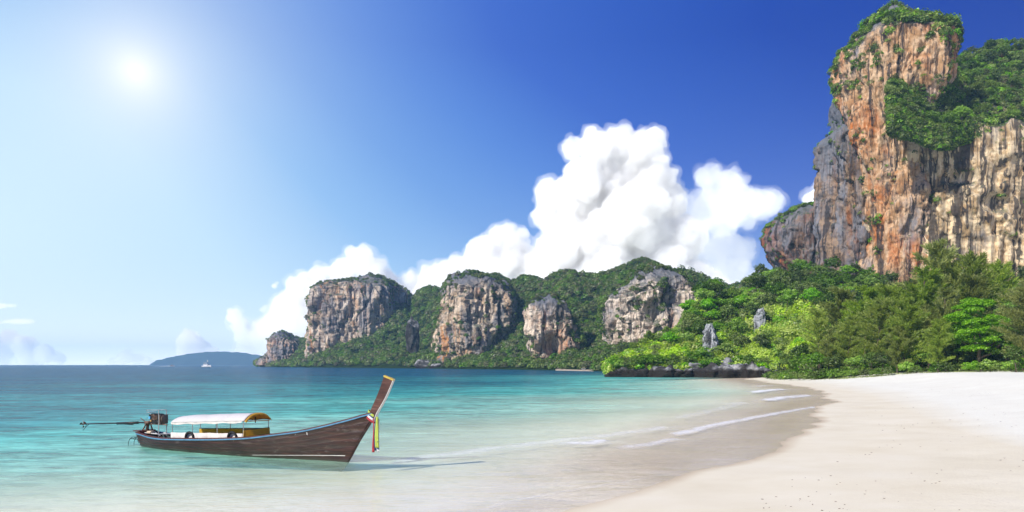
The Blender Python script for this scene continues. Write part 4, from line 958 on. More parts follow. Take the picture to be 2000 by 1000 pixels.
# local frame: x along the hull to the bow, -y is the side towards the camera (w>0)
def LP(s, w_, z): return Vector((s, -w_, z))
def wood(name, c1, c2, c3, scale=1.0, rough=.45, spec=.4, band=None):
    m, t = new_mat(name); tc = t.n('ShaderNodeTexCoord').outputs['Object']
    def nn(scl, det=6, off=0, dist=0): 
        mp = t.n('ShaderNodeMapping', {'Vector': tc, 'Scale': scl, 'Location': (off, off, off)}); return t.n('ShaderNodeTexNoise', {'Vector': mp.outputs[0], 'Scale': scale, 'Detail': det, 'Roughness': .65, 'Distortion': dist}).outputs[0]
    grain = nn((.6, 4, 14), 6, 2, .4); blot = nn((.5, .7, 1.1), 5, 9)
    col = t.ramp(grain, [(.32, c1), (.5, c2), (.7, c3)]); col = t.mix(t.ramp(blot, [(.40, g3(0)), (.62, g3(1))]), col, t.mix(1.0, col, (.55, .5, .5), 'MULTIPLY'))
    scuff = t.ramp(nn((.9, 2, 3.5), 8, 31, .8), [(.58, g3(0)), (.72, g3(1))]); col = t.mix(t.math('MULTIPLY', scuff, .38), col, (.26, .24, .22))
    if band:
        z = t.n('ShaderNodeSeparateXYZ', {0: tc}).outputs[2]; a = t.math('DIVIDE', t.math('SUBTRACT', band, t.math('ADD', z, t.math('MULTIPLY', blot, .2))), .10, clamp=True); col = t.mix(t.math('MULTIPLY', a, .8), col, (.035, .035, .025))
    p = t.n('ShaderNodeBsdfPrincipled', {'Base Color': col, 'Roughness': rough, 'Specular IOR Level': spec})
    b = t.n('ShaderNodeBump', {'Height': grain, 'Strength': .35, 'Distance': .01}); t.link(b.outputs[0], p.inputs['Normal'])
    t.link(p.outputs[0], t.n('ShaderNodeOutputMaterial').inputs[0]); return m
M['hull'] = wood('hull_wood', (.016, .006, .004), (.042, .014, .008), (.085, .028, .015), 1.0, .38, .45, band=.26)
M['hull_in'] = wood('hull_inside_wood', (.05, .045, .04), (.12, .10, .085), (.2, .17, .14), 1.4, .7, .2)
M['prow'] = wood('prow_wood', (.045, .018, .012), (.095, .038, .026), (.18, .09, .07), 1.6, .45, .4)
M['blue'] = simple('blue_paint', (.09, .25, .40), .5, var=.15, vscale=5); M['maroon'] = simple('maroon_paint', (.10, .02, .015), .5, var=.2)
M['white'] = simple('white_paint', (.72, .70, .66), .6, var=.08); M['cloth'] = simple('canopy_cloth', (.60, .57, .55), .85, var=.05, vscale=2)
M['canvas'] = simple('grey_canvas', (.66, .60, .55), .85, var=.10, vscale=3); M['orange'] = simple('orange_cloth', (.85, .34, .03), .8, var=.4, vscale=7, dark=(.60, .08, .02))
def sheer(name, col):
    m, t = new_mat(name); n_ = t.n('ShaderNodeTexNoise', {'Scale': 4.0, 'Detail': 4}); c = t.mix(n_.outputs[0], tuple(v * .8 for v in col), tuple(min(1, v * 1.15) for v in col))
    t.link(t.mixs(.55, t.n('ShaderNodeBsdfDiffuse', {'Color': c}).outputs[0], t.n('ShaderNodeBsdfTranslucent', {'Color': c}).outputs[0]), t.n('ShaderNodeOutputMaterial').inputs[0]); return m
M['yellow'] = sheer('yellow_panel', (.95, .64, .13)); M['rubber'] = simple('tyre_rubber', (.012, .012, .013), .8, var=.1)
M['steel'] = simple('steel', (.45, .45, .45), .4, metal=.5, var=.2); M['iron'] = simple('dark_iron', (.025, .02, .02), .5, metal=.4, var=.4, vscale=12)
M['rust'] = simple('rusty_iron', (.16, .09, .06), .7, var=.4, vscale=15); M['teal'] = simple('dark_teal_paint', (.03, .07, .075), .6, var=.2)
st_s = np.array([-.10, .3, .6, 1.2, 2.5, 4.2, 5.6, 7.0, 8.85, 10.0, 11.5, 12.0, 13.0, 14.0, 14.5, 14.75])
st_w = np.array([.46, .50, .56, .68, .88, 1.02, 1.07, 1.06, .95, .82, .54, .44, .245, .11, .075, .06])
st_z = np.array([.72, .68, .65, .59, .57, .64, .70, .77, .89, 1.05, 1.26, 1.37, 1.64, 1.94, 2.10, 2.20])
SS = np.linspace(-.10, 14.75, 60)
def smooth_interp(x, xs, ys):
    y = np.interp(x, xs, ys); e = .45
    return (np.interp(x - e, xs, ys) + 2 * y + np.interp(x + e, xs, ys)) / 4
def gw(s): return float(smooth_interp(s, st_s, st_w))
def gzt(s): return float(smooth_interp(s, st_s, st_z))
def stem_s(z):   # forward limit of the hull at height z (raked stem), and stern post
    return float(np.interp(z, [-.5, -.05, .30, 1.0, 1.84, 2.3], [12.9, 13.28, 13.52, 13.98, 14.62, 14.85]))
def hull_pt(s, v, side, off=0.0):
    """v 0 at gunwale .. 1 at keel; the s coordinate is squeezed so that stations end on the raked stem"""
    zt = gzt(s); keel = -.42
    z = zt + (keel - zt) * v
    # full beam at the top, flaring in to the keel
    w0 = gw(s); f = (1 - v ** 2.3) ** .72
    ww = w0 * f
    smax = stem_s(z); s0 = .15 * v
    ss = s0 + (s + .10) / 14.85 * (min(smax, 14.85) - s0) - .10 * (1 - v)
    taper = min(1, (smax - ss) / 1.2) if ss < smax else 0
    ww = max(ww * (.25 + .75 * max(taper, 0) ** .6), .035) if s > 12 else max(ww, .035)
    if s < 1.2: ww *= 1 - .35 * v * (1.2 - s) / 1.3
    return LP(ss, side * (ww + off), z)
NPL = 6
vb = [0, .13, .27, .41, .56, .74, 1.0]
for side in (1, -1):
    for k in range(NPL):
        mb = MB(); rows = []
        for s in SS:
            rows.append([hull_pt(s, vb[k] + (vb[k + 1] - vb[k]) * q_, side, .0 if q_ in (0, 1) else .012) for q_ in (0.0, .06, .5, .94, 1.0)])
        mb.strip(rows); pl = mb.build('hull_plank', M['hull'], boat, smooth=True)
    mb = MB(); mb.strip([[hull_pt(s, v_, side, -.05) for v_ in np.linspace(0.01, .6, 6)] for s in SS[3:-9]]); mb.build('hull_lining', M['hull_in'] if side > 0 else M['teal'], boat, smooth=True)
    mb = MB(); mb.strip([[LP(hull_pt(s, 0, side).x, side * (gw(s) + a), gzt(s) + b_) for a, b_ in ((.035, -.062), (.05, -.01), (.045, .0), (.035, -.062))] for s in SS]); mb.build('rub_rail', M['blue'], boat, smooth=True)
    mb = MB(); mb.strip([[LP(hull_pt(s, 0, side).x, side * (max(gw(s) + a, .02)), gzt(s) + b_) for a, b_ in ((.05, .0), (.055, .045), (-.07, .05), (-.07, .0), (.05, .0))] for s in SS]); mb.build('gunwale', M['maroon'] if side > 0 else M['white'], boat, smooth=False)
    # white boot line near the forefoot
    mb = MB(); rows = []
    for s in np.linspace(9.2, 14.45, 24):
        z = np.interp(s, [9.2, 14.45], [.10, .29]); v_ = (gzt(s) - z) / (gzt(s) + .42); a = hull_pt(s, v_, side, .026); b_ = hull_pt(s, v_ + .011, side, .026); rows.append([a, b_])
    mb.strip(rows).build('boot_line', M['white'], boat, solid=.006)
for k, s in enumerate(np.arange(8.5, 11.9, .58)):
    mb = MB(); wv_ = abs(hull_pt(s, .16, 1).y) - .05
    mb.strip([[LP(s + a, -w_ * wv_ * .93, gzt(s) - .02 - .45 * (1 - abs(w_) ** 8)) for a in (-.03, .03)] for w_ in np.linspace(-1, 1, 13)]).build('rib', M['white'], boat, solid=.03)
MB().strip([[LP(hull_pt(s, .48, 1).x, w_ * (abs(hull_pt(s, .48, 1).y) - .09), hull_pt(s, .48, 1).z) for w_ in (-1, -.4, .4, 1)] for s in np.linspace(.6, 11.6, 22)]).build('deck_boards', M['hull_in'], boat, solid=.02)
# stern: transom board, post and little rear deck
MB().strip([[hull_pt(-.1, v_, 1), hull_pt(-.1, v_, -1)] for v_ in np.linspace(0, .9, 6)]).build('transom', M['prow'], boat, solid=.03)
MB().tube([LP(-.02, 0, -.35), LP(-.06, 0, .62)], .045, 6).build('stern_post', M['hull'], boat)
MB().box(LP(-.12, 0, .80), (.5, .95, .05)).box(LP(.15, 0, .74), (.18, 1.0, .08)).build('stern_deck', M['maroon'], boat, bevel=.01)
for s, w1, z in [(.75, .5, .60), (1.9, .72, .50), (2.5, .8, .5)]:
    MB().box(LP(s, 0, z), (.16, w1 * 2.1, .045)).build('thwart', M['hull_in'], boat, bevel=.008)
MB().tube([LP(.35, .3, .72), LP(1.3, .2, .68), LP(2.9, .35, .80)], .03, 6).tube([LP(.5, -.1, .74), LP(1.8, .5, .66)], .025, 6).build('boat_pole', M['steel'], boat)
MB().box(LP(.62, .18, .75), (.34, .26, .14)).build('bailer', simple('pale_plastic', (.68, .55, .40), .6), boat, bevel=.03)
# prow post
mb = MB(); rows = []
for t in np.linspace(0, 1, 12):
    s0 = np.interp(t, [0, .25, 1], [14.42, 14.62, 15.30]); z0 = np.interp(t, [0, .25, 1], [1.95, 2.40, 3.74]); wd = np.interp(t, [0, .2, .5, 1], [.34, .32, .40, .475]); th = np.interp(t, [0, 1], [.085, .06])
    d = Vector((.98, 0, -.32)).normalized(); s0 += .10 * math.sin(t * math.pi) * .6
    c = [LP(s0, th, z0), LP(s0, -th, z0)]; e = [p + Vector((d.x * wd, 0, d.z * wd)) for p in c]
    rows.append([c[0], e[0], e[1], c[1], c[0]])
mb.strip(rows); mb.bm.faces.new([v for v in [mb.bm.verts.new(p) for p in rows[-1][:4]]]); mb.bm.faces.new([v for v in [mb.bm.verts.new(p) for p in rows[0][:4]]])
mb.build('prow', M['prow'], boat, bevel=0)
cc = rows[-1][:4]; e2 = rows[-2][:4]
mb = MB(); mb.strip([[p + (Vector((0, 0, .012))) + (p - (cc[0] + cc[2]) / 2) * .10 for p in cc + [cc[0]]], [p + (q_ - p) * .35 + (p - (cc[0] + cc[2]) / 2) * .10 for p, q_ in zip(cc + [cc[0]], e2 + [e2[0]])]]); mb.bm.faces.new([mb.bm.verts.new(p + Vector((0, 0, .012)) + (p - (cc[0] + cc[2]) / 2) * .10) for p in cc])
mb.build('prow_cap', simple('yellow_trim', (.50, .36, .06), .5), boat)
mb = MB(); mb.strip([[r_[1] + Vector((.004, 0, 0)), r_[1] + Vector((.022, 0, -.004)), r_[2] + Vector((.022, 0, -.004)), r_[2] + Vector((.004, 0, 0))] for r_ in rows]).build('prow_edge_strip', M['white'], boat)
# stem capping
mb = MB(); mb.tube([LP(stem_s(z) + .0, 0, z) for z in np.linspace(-.45, 2.15, 12)], .05, 6).build('stem', M['hull'], boat)
# canopy: posts, rails, cloth, orange gable
C0, C1 = 2.96, 7.90; CW = .75
def cz(s): return float(np.interp(s, [C0, C1], [1.36, 1.62]))
posts = [(C0 + .06, 1), (4.45, 1), (6.15, 1), (C1 - .04, 1), (C0 + .2, -1), (4.3, -1), (6.2, -1), (C1 - .04, -1), (5.3, -1)]
for s, sd in posts:
    MB().tube([LP(s, sd * CW, gzt(s) - .35), LP(s, sd * CW, cz(s))], .020, 6).build('canopy_post', M['steel'], boat)
for sd in (1, -1): MB().tube([LP(C0, sd * CW, cz(C0)), LP(C1, sd * CW, cz(C1))], .022, 6).build('canopy_rail', M['steel'], boat)
def arch(s, n=15, rise=.33, wv_=CW + .03, extra=0):
    out_ = []
    for a in np.linspace(-1, 1, n):
        out_.append(LP(s, a * wv_, cz(s) + .02 + rise * (1 - abs(a) ** 2.6) + extra))
    return out_
mb = MB(); rows = []
for i, s in enumerate(np.linspace(C0 - .02, C1 + .03, 34)):
    sag = -.018 * abs(math.sin(i / 33 * math.pi * 4)) + .008 * rnd.uniform(-1, 1); rise = float(np.interp(s, [C0, C0 + .5, C1], [.26, .31, .32]))
    rows.append([p + Vector((0, 0, sag * (1 - abs(k / 7 - 1)))) for k, p in enumerate(arch(s, rise=rise))])
mb.strip(rows).build('canopy_cloth', M['cloth'], boat, smooth=True, solid=.012)
for s in np.linspace(C0 + .02, C1 - .02, 5): MB().tube([p - Vector((0, 0, .03)) for p in arch(s, rise=.29)], .016, 5).build('canopy_bow', M['steel'], boat)
mb = MB(); rows = []
for i, s in enumerate(np.linspace(C1 - 1.3, C1 + .14, 8)): rows.append([p - Vector((0, 0, .035 + .02 * math.sin(k_ * 2.1 + i))) for k_, p in enumerate(arch(s, rise=.30, wv_=CW))])
mb.strip(rows).build('canopy_lining', M['orange'], boat, smooth=True, solid=.01)
mb = MB(); mb.strip([[p + Vector((.10, 0, -.01)), p + Vector((.16, 0, -.10 - .02 * math.sin(k_ * 1.9)))] for k_, p in enumerate(arch(C1, 19, .33))]).build('canopy_fringe', M['yellow'], boat, smooth=True, solid=.008)
MB().tube([LP(C1 + .05, -CW, cz(C1) - .06), LP(C1 + .05, CW, cz(C1) - .02)], .018, 6).build('canopy_crossbar', M['orange'], boat)
MB().tube([LP(C1 - .2, -.1, cz(C1) + .12), LP(C1 - .2, -.1, cz(C1) - .14)], .025, 6).build('hanging_strap', M['rubber'], boat)
mb = MB(); mb.strip([[LP(s, CW + .045, cz(s) + .0 + .01 * math.sin(s * 9)), LP(s, CW + .05, cz(s) - .08 + .02 * math.sin(s * 5))] for s in np.linspace(C0 + .02, C1 - .1, 24)]).build('canopy_valance', M['canvas'], boat, solid=.006)
# side screens
mb = MB(); mb.strip([[LP(s, CW + .03 + .02 * math.sin(s * 4.3) + (0.03 * math.sin(s * 11) if z_ else 0), (gzt(s) - .30) if not z_ else float(np.interp(s, [C0, C1], [.90, 1.07])) - .015 * abs(math.sin(s * 2.2))) for z_ in (0, 1)] for s in np.linspace(C0 + .02, C1 - .06, 40)]).build('side_canvas', M['canvas'], boat, smooth=True, solid=.01)
mb = MB(); mb.strip([[LP(s, -CW, gzt(s) - .3), LP(s, -CW, float(np.interp(s, [3.1, 7.85], [.95, 1.17])))] for s in np.linspace(3.1, 7.85, 8)]).build('side_panel', M['yellow'], boat, solid=.02)
mb = MB(); mb.strip([[LP(C1, w_, .38), LP(C1, w_, 1.20)] for w_ in np.linspace(-CW - .05, CW + .02, 4)]).build('front_panel', M['yellow'], boat, solid=.02)
MB().tube([LP(3.1, -CW, .965), LP(7.85, -CW, 1.185), LP(C1, -CW, 1.215), LP(C1, CW, 1.215)], .016, 5).build('panel_trim', M['teal'], boat)
for s in (4.9, 6.1, 7.0): MB().box(LP(s, 0, .72), (.26, 1.35, .05)).build('bench', M['hull_in'], boat, bevel=.01)
# engine on its swivel mount
eng = MB(); eng.box(LP(.92, 0, 1.42), (.66, .42, .40)).box(LP(.90, 0, 1.64), (.55, .34, .12)).box(LP(.62, .12, 1.56), (.20, .22, .20)).box(LP(1.15, -.02, 1.42), (.22, .30, .52))
eng = eng.build('engine', M['iron'], boat, bevel=.025)
MB().tube([LP(.55, .14, 1.62), LP(.55, -.14, 1.62)], .085, 10).build('air_filter', M['steel'], eng)
MB().tube([LP(.62, .20, 1.50), LP(.62, .26, 1.50)], .07, 12).build('oil_filter', simple('blue_filter', (.10, .35, .6), .4), eng)
MB().tube([LP(.70, .21, 1.34), LP(.70, .24, 1.34)], .05, 10).build('pulley', simple('orange_paint', (.45, .22, .05), .5), eng)
MB().tube([LP(.78, .23, 1.60), LP(.95, .25, 1.66), LP(1.06, .25, 1.56)], .03, 6).tube([LP(.82, .23, 1.45), LP(1.0, .24, 1.38), LP(1.15, .22, 1.5)], .02, 6).build('hose', M['rust'], eng)
for k in range(5): MB().box(LP(.82 + k * .09, .225, 1.52), (.035, .03, .22)).build('cooling_fin', M['rust'], eng)
MB().box(LP(1.36, 0, 1.43), (.09, .48, .46)).tube([LP(1.42, -.0, 1.45), LP(1.47, -.0, 1.45)], .20, 14).build('radiator', simple('radiator_brown', (.18, .13, .10), .6), eng, bevel=.01)
MB().tube([LP(.55, .1, 1.17), LP(1.45, .1, 1.17), LP(1.75, .06, 1.16)], .035, 6).tube([LP(.55, -.1, 1.17), LP(1.3, -.1, 1.17)], .035, 6).build('engine_bed', M['rust'], eng)
MB().tube([LP(.35, .22, 1.84), LP(.45, .24, 1.88), LP(1.28, .24, 1.90)], .018, 6).tube([LP(.35, -.2, 1.84), LP(1.28, -.2, 1.90)], .018, 6).box(LP(.45, 0, 1.76), (.26, .4, .03)).build('engine_hood_frame', M['steel'], eng)
for w_ in (.24, -.2): MB().tube([LP(1.32, w_, .55), LP(1.32, w_, 1.91)], .024, 6).build('frame_post', M['steel'], boat)
mt = MB(); mt.tube([LP(.1, 0, .70), LP(.12, 0, .95), LP(.18, 0, 1.20)], [.11, .07, .09], 8).tube([LP(-.05, .16, .80), LP(.1, .14, 1.02), LP(.22, .12, 1.22)], .035, 6).tube([LP(.35, -.12, .82), LP(.25, -.1, 1.1), LP(.45, 0, 1.2)], .04, 6).box(LP(.22, 0, 1.22), (.34, .26, .14)).tube([LP(.05, .1, 1.28), LP(-.25, .12, 1.44)], .02, 6).tube([LP(.0, .1, .78), LP(.12, .22, .86), LP(.24, .1, .78), LP(.12, -.02, .74), LP(.0, .1, .78)], .03, 6)
mt.build('swivel_mount', M['rust'], boat, smooth=True)
MB().tube([LP(.5, 0, 1.24), LP(-.12, 0, 1.205), LP(-5.25, 0, .93)], [.05, .045, .028], 8).tube([LP(-.6, 0, 1.18), LP(-2.35, 0, 1.075)], .065, 8).tube([LP(-2.2, 0, 1.06), LP(-1.0, 0, 1.06)], .022, 6).build('tail_shaft', M['iron'], boat, smooth=True)
mb = MB()
for k in range(3):
    a = k * 2.094 + .4; mb.strip([[LP(-5.30 + .035 * b_, math.cos(a + b_ * .45) * r_, .91 + math.sin(a + b_ * .45) * r_) for b_ in (-1, 0, 1)] for r_ in (.03, .09, .15, .18)])
mb.tube([LP(-5.38, 0, .915), LP(-5.2, 0, .925)], .035, 8); mb.build('propeller', M['rust'], boat, solid=.008)
MB().tube([LP(-5.28, 0, .94), LP(-5.28, 0, 1.14)], .022, 6).build('shaft_fin', M['steel'], boat)
MB().tube([LP(-4.75, 0, .95), LP(-5.05, 0, .78), LP(-5.30, 0, .58)], .014, 5).tube([LP(-4.95, 0, .93), LP(-5.12, 0, .73)], .012, 5).build('propeller_guard', M['iron'], boat)
# wire ladder hanging over the stern
lad = MB()
for w_, r_ in ((.16, .42), (-.16, .42)):
    lad.tube([LP(-.75 + r_ * 1.05 * math.cos(a), w_, .02 + r_ * math.sin(a)) for a in np.linspace(0.25, 3.3, 14)], .014, 5)
for a in (.9, 1.6, 2.3): lad.tube([LP(-.75 + .44 * math.cos(a), .16, .02 + .42 * math.sin(a)), LP(-.75 + .44 * math.cos(a), -.16, .02 + .42 * math.sin(a))], .012, 5)
lad.tube([LP(-1.0, .16, .38), LP(-.05, .1, .20)], .012, 5).tube([LP(-.28, .1, .62), LP(-.30, .12, -.1)], .012, 5).tube([LP(-.18, -.1, .62), LP(-.22, -.12, -.1)], .012, 5)
lad.build('boarding_ladder', M['iron'], boat, smooth=True)
# waterline growth board at the stern
MB().box(LP(-.55, 0, -.02), (1.1, .35, .03)).build('trim_board', simple('sun_bleached_board', (.50, .40, .28), .8), boat)

def to_world(p): return boat.matrix_basis @ Vector(p)
Rz = Matrix.Translation((bx0, by0, 0)) @ Matrix.Rotation(math.atan2(ax.y, ax.x), 4, 'Z')
for s, lab in ((4.38, 'black rubber tyre fender near the stern end of the side canvas'), (7.26, 'black rubber tyre fender under the front canopy post')):
    mb = MB(); c = Rz @ LP(s, .86, .70 + (s - 4.38) * .045); u_ = (Rz.to_3x3() @ Vector((1, 0, 0))); R0, r0 = .27, .058
    pts = [c + u_ * R0 * math.cos(a) + Vector((0, 0, R0 * .98 * math.sin(a))) for a in np.linspace(0, 2 * math.pi, 25)[:-1]]
    mb.tube(pts, r0, 8, closed=True); o = mb.build('tyre', M['rubber'], None, smooth=True, loc=c); tag(o, lab, 'tyre', 'tyre fenders on the long-tail boat')
# prow ribbons: one thing tied round the prow
rib = empty('prow_ribbons', Rz @ LP(14.62, 0, 2.0), math.atan2(ax.y, ax.x)); tag(rib, 'bundle of coloured cloth ribbons tied round the boat prow and hanging down', 'ribbon')
o0 = LP(14.62, 0, 2.0)
def band(mat, lab, dz0, dz1, dx):
    mb = MB(); rows = []
    for k in range(21):
        a = k / 20 * 2 * math.pi; t = math.cos(a); s_ = .21 * t; w_ = .115 * math.sin(a)
        base_ = Vector((s_ + dx - .03, -w_, -.62 * s_)); rows.append([base_ + Vector((.35 * z_, 0, z_)) * 1.0 for z_ in (dz0, dz1)])
    mb.strip(rows); o = mb.build('ribbon_band', mat, rib, smooth=True, solid=.012); o['label'] = lab
cl = {'lime': simple('lime_cloth', (.42, .50, .08), .8, var=.12), 'navy': simple('navy_cloth', (.03, .05, .15), .8), 'wht': simple('white_cloth', (.75, .72, .75), .8, var=.06), 'redc': simple('red_ribbon_cloth', (.45, .04, .05), .8, var=.15)}
band(cl['redc'], 'red band', -.16, -.07, 0); band(cl['wht'], 'white band', -.07, .02, 0); band(cl['navy'], 'navy band', .02, .07, 0); band(cl['lime'], 'yellow green band', .07, .17, 0)
def hang(mat, lab, s_, w_, top, bot, wd, tw):
    mb = MB(); rows = []
    for k in range(15):
        t = k / 14; z = top + (bot - top) * t; wob = .022 * math.sin(t * 6 + tw) * t; ww = wd * (.75 + .35 * t)
        rows.append([Vector((s_ + wob + q_ * ww, -(w_ + .03 * math.sin(q_ * 5 + tw + t * 3)), z)) - o0 + LP(0, 0, 0) for q_ in (-.5, -.17, .17, .5)])
    mb.strip(rows); o = mb.build('hanging_ribbon', mat, rib, smooth=True, solid=.006); o['label'] = lab
hang(cl['redc'], 'long red ribbon', 14.80, .14, 1.93, .52, .10, 0); hang(cl['wht'], 'white ribbon end', 15.02, .10, 1.9, .54, .11, 2.2)
hang(cl['navy'], 'navy ribbon', 14.90, .125, 1.97, .60, .08, 1.0); hang(cl['lime'], 'yellow green ribbon', 14.99, .15, 2.02, .72, .16, 1.7)
hang(cl['navy'], 'navy ribbon tip', 15.02, .115, 1.0, .64, .11, 2.7)

# ------------------------------------------------------------------ far boats
def far_yacht(px, Yd):
    root = empty('tour_boat', (wx(px, Yd), Yd, 0), -.35); tag(root, 'white two decked tour boat out in the bay before the island', 'boat')
    rows = []
    for t in np.linspace(0, 1, 9):
        w_ = 2.0 * (1 - t ** 3) + .03; s = -6.5 + 13 * t; sh = 1.7 + 1.1 * t * t
        rows.append([Vector((s, w_ * a, z_)) for a, z_ in ((-1, sh), (-.85, -.3), (.85, -.3), (1, sh))])
    mb = MB().strip(rows); mb.bm.faces.new([mb.bm.verts.new(p) for p in rows[0]]); mb.strip([[r_[0], r_[3]] for r_ in rows]); mb.build('hull', simple('white_hull', (.80, .80, .80), .4, var=.04), root)
    MB().box((-1.0, 0, 2.9), (6.5, 3.2, 2.2)).build('cabin', simple('cabin_white', (.78, .78, .78), .4, var=.04), root, bevel=.1)
    for k in range(4): MB().box((-3.4 + k * 1.5, -1.62, 3.1), (1.0, .06, .8)).build('window', simple('boat_glass', (.05, .08, .12), .1), root)
    MB().box((-1.6, 0, 5.6), (5.0, 3.0, .2)).build('sun_roof', M['cloth'], root)
    for sx_ in (-3.9, .7):
        for sy_ in (-1.3, 1.3): MB().tube([(sx_, sy_, 3.9), (sx_, sy_, 5.6)], .06, 5).build('post', M['steel'], root)
    MB().tube([(.8, 0, 5.6), (.5, 0, 9.0)], .12, 5).box((1.1, 0, 7.6), (1.2, .1, 1.6)).build('mast', M['white'], root)
    MB().box((-.2, 0, .45), (12, 4.1, .35)).build('dark_band', simple('dark_hull_paint', (.03, .06, .07), .5), root)
far_yacht(404, 1150)
def speed(px, Yd):
    root = empty('speedboat', (wx(px, Yd), Yd, 0), .05); tag(root, 'tiny speedboat trailing a white wake left of the tour boat', 'boat')
    rows = [[Vector((s, w_ * a, z_)) for a, z_ in ((-1, 1.4 + .5 * t), (-.6, -.2), (.6, -.2), (1, 1.4 + .5 * t))] for t in np.linspace(0, 1, 7) for s, w_ in [(-5 + 11 * t, 1.6 * (1 - t ** 3) + .03)]]
    mb = MB().strip(rows); mb.strip([[r_[0], r_[3]] for r_ in rows]); mb.build('hull', M['cloth'], root)
    MB().box((-.5, 0, 2.6), (4, 2.4, 1.6)).build('cabin', M['maroon'], root, bevel=.1); MB().box((-.5, 0, 3.6), (5, 2.8, .2)).build('roof', M['cloth'], root)
    mb = MB(); mb.strip([[Vector((-4 - 34 * t, a * (1 + 4 * t), (.9 * (1 - t) + .12) * (1 - a * a * .6))) for a in (-1, -.5, 0, .5, 1)] for t in np.linspace(0, 1, 10)]).build('wake', simple('wake_foam', (.85, .87, .88), .9, var=.08), root, smooth=True)
speed(336, 1700)
for o_ in bpy.data.objects:
    if o_.name == 'tour_boat': o_.scale = (1.3, 1.3, 1.3)

# ------------------------------------------------------------------ beach debris and grass at the crest
mb = MB(); q = random.Random(5)
for k in range(520):
    px = q.uniform(1480, 2050); py = q.choice([q.uniform(760, 1000), q.uniform(760, 860)]); x, y = GP(px, py, .5); d = float(sdist([x], [y])[0])
    if d < 3.5 or d > 16 or (k > 120 and vn(np.array([[x / 2.5, y / 2.5, 0]]), 3)[0] < .15): continue
    z = gz(x, y); s_ = q.uniform(.008, .022) * (1 + y / 50); a = q.uniform(0, 6.28)
    mb.box((x, y, z + s_ * .15), (s_ * 2.2, s_, s_ * .5), Matrix.Rotation(a, 4, 'Z'))
deb = mb.build('beach_debris', simple('driftwood', (.16, .10, .06), .9, var=.4, vscale=2)); tag(deb, 'scattered dry leaves and driftwood bits on the sand', 'debris', None, 'stuff')
V = []; Fq = []
TL = np.array([(76, 206), (72, 178), (74, 160), (80, 152), (89, 146), (96, 134), (99, 118), (99, 90), (94, 50)])
for k in range(9000):
    i = q.randrange(len(TL) - 1); t = q.random(); b_ = TL[i] * (1 - t) + TL[i + 1] * t; off = q.expovariate(1 / 3.0) * (1 if i > 3 else .4)
    x = b_[0] - off + 2; y = b_[1] - off * .3
    if vn(np.array([[x / 3.5, y / 3.5, 0]]), 5)[0] < -.05 + off * .05 and off > .8: continue
    V.append((x, y)); Fq.append(off)
XY = np.array(V); zz = ground_h(XY[:, 0], XY[:, 1]); n = len(XY); hgt = rng.uniform(.12, .42, n); a = rng.uniform(0, 6.28, n); dx = np.stack([np.cos(a), np.sin(a)], -1) * .05
b1 = np.column_stack([XY - dx, zz - .02]); b2 = np.column_stack([XY + dx, zz - .02]); tp = np.column_stack([XY + rng.normal(size=(n, 2)) * .12, zz + hgt])
gr = mesh_np('grass', np.stack([b1, b2, tp], 1).reshape(-1, 3), np.arange(3 * n).reshape(n, 3), leaf_mat('grass_blades', (.12, .16, .04), (.22, .26, .07), (.34, .36, .13), .3), smooth=False)
tag(gr, 'sparse beach grass along the crest below the trees', 'grass', None, 'stuff')

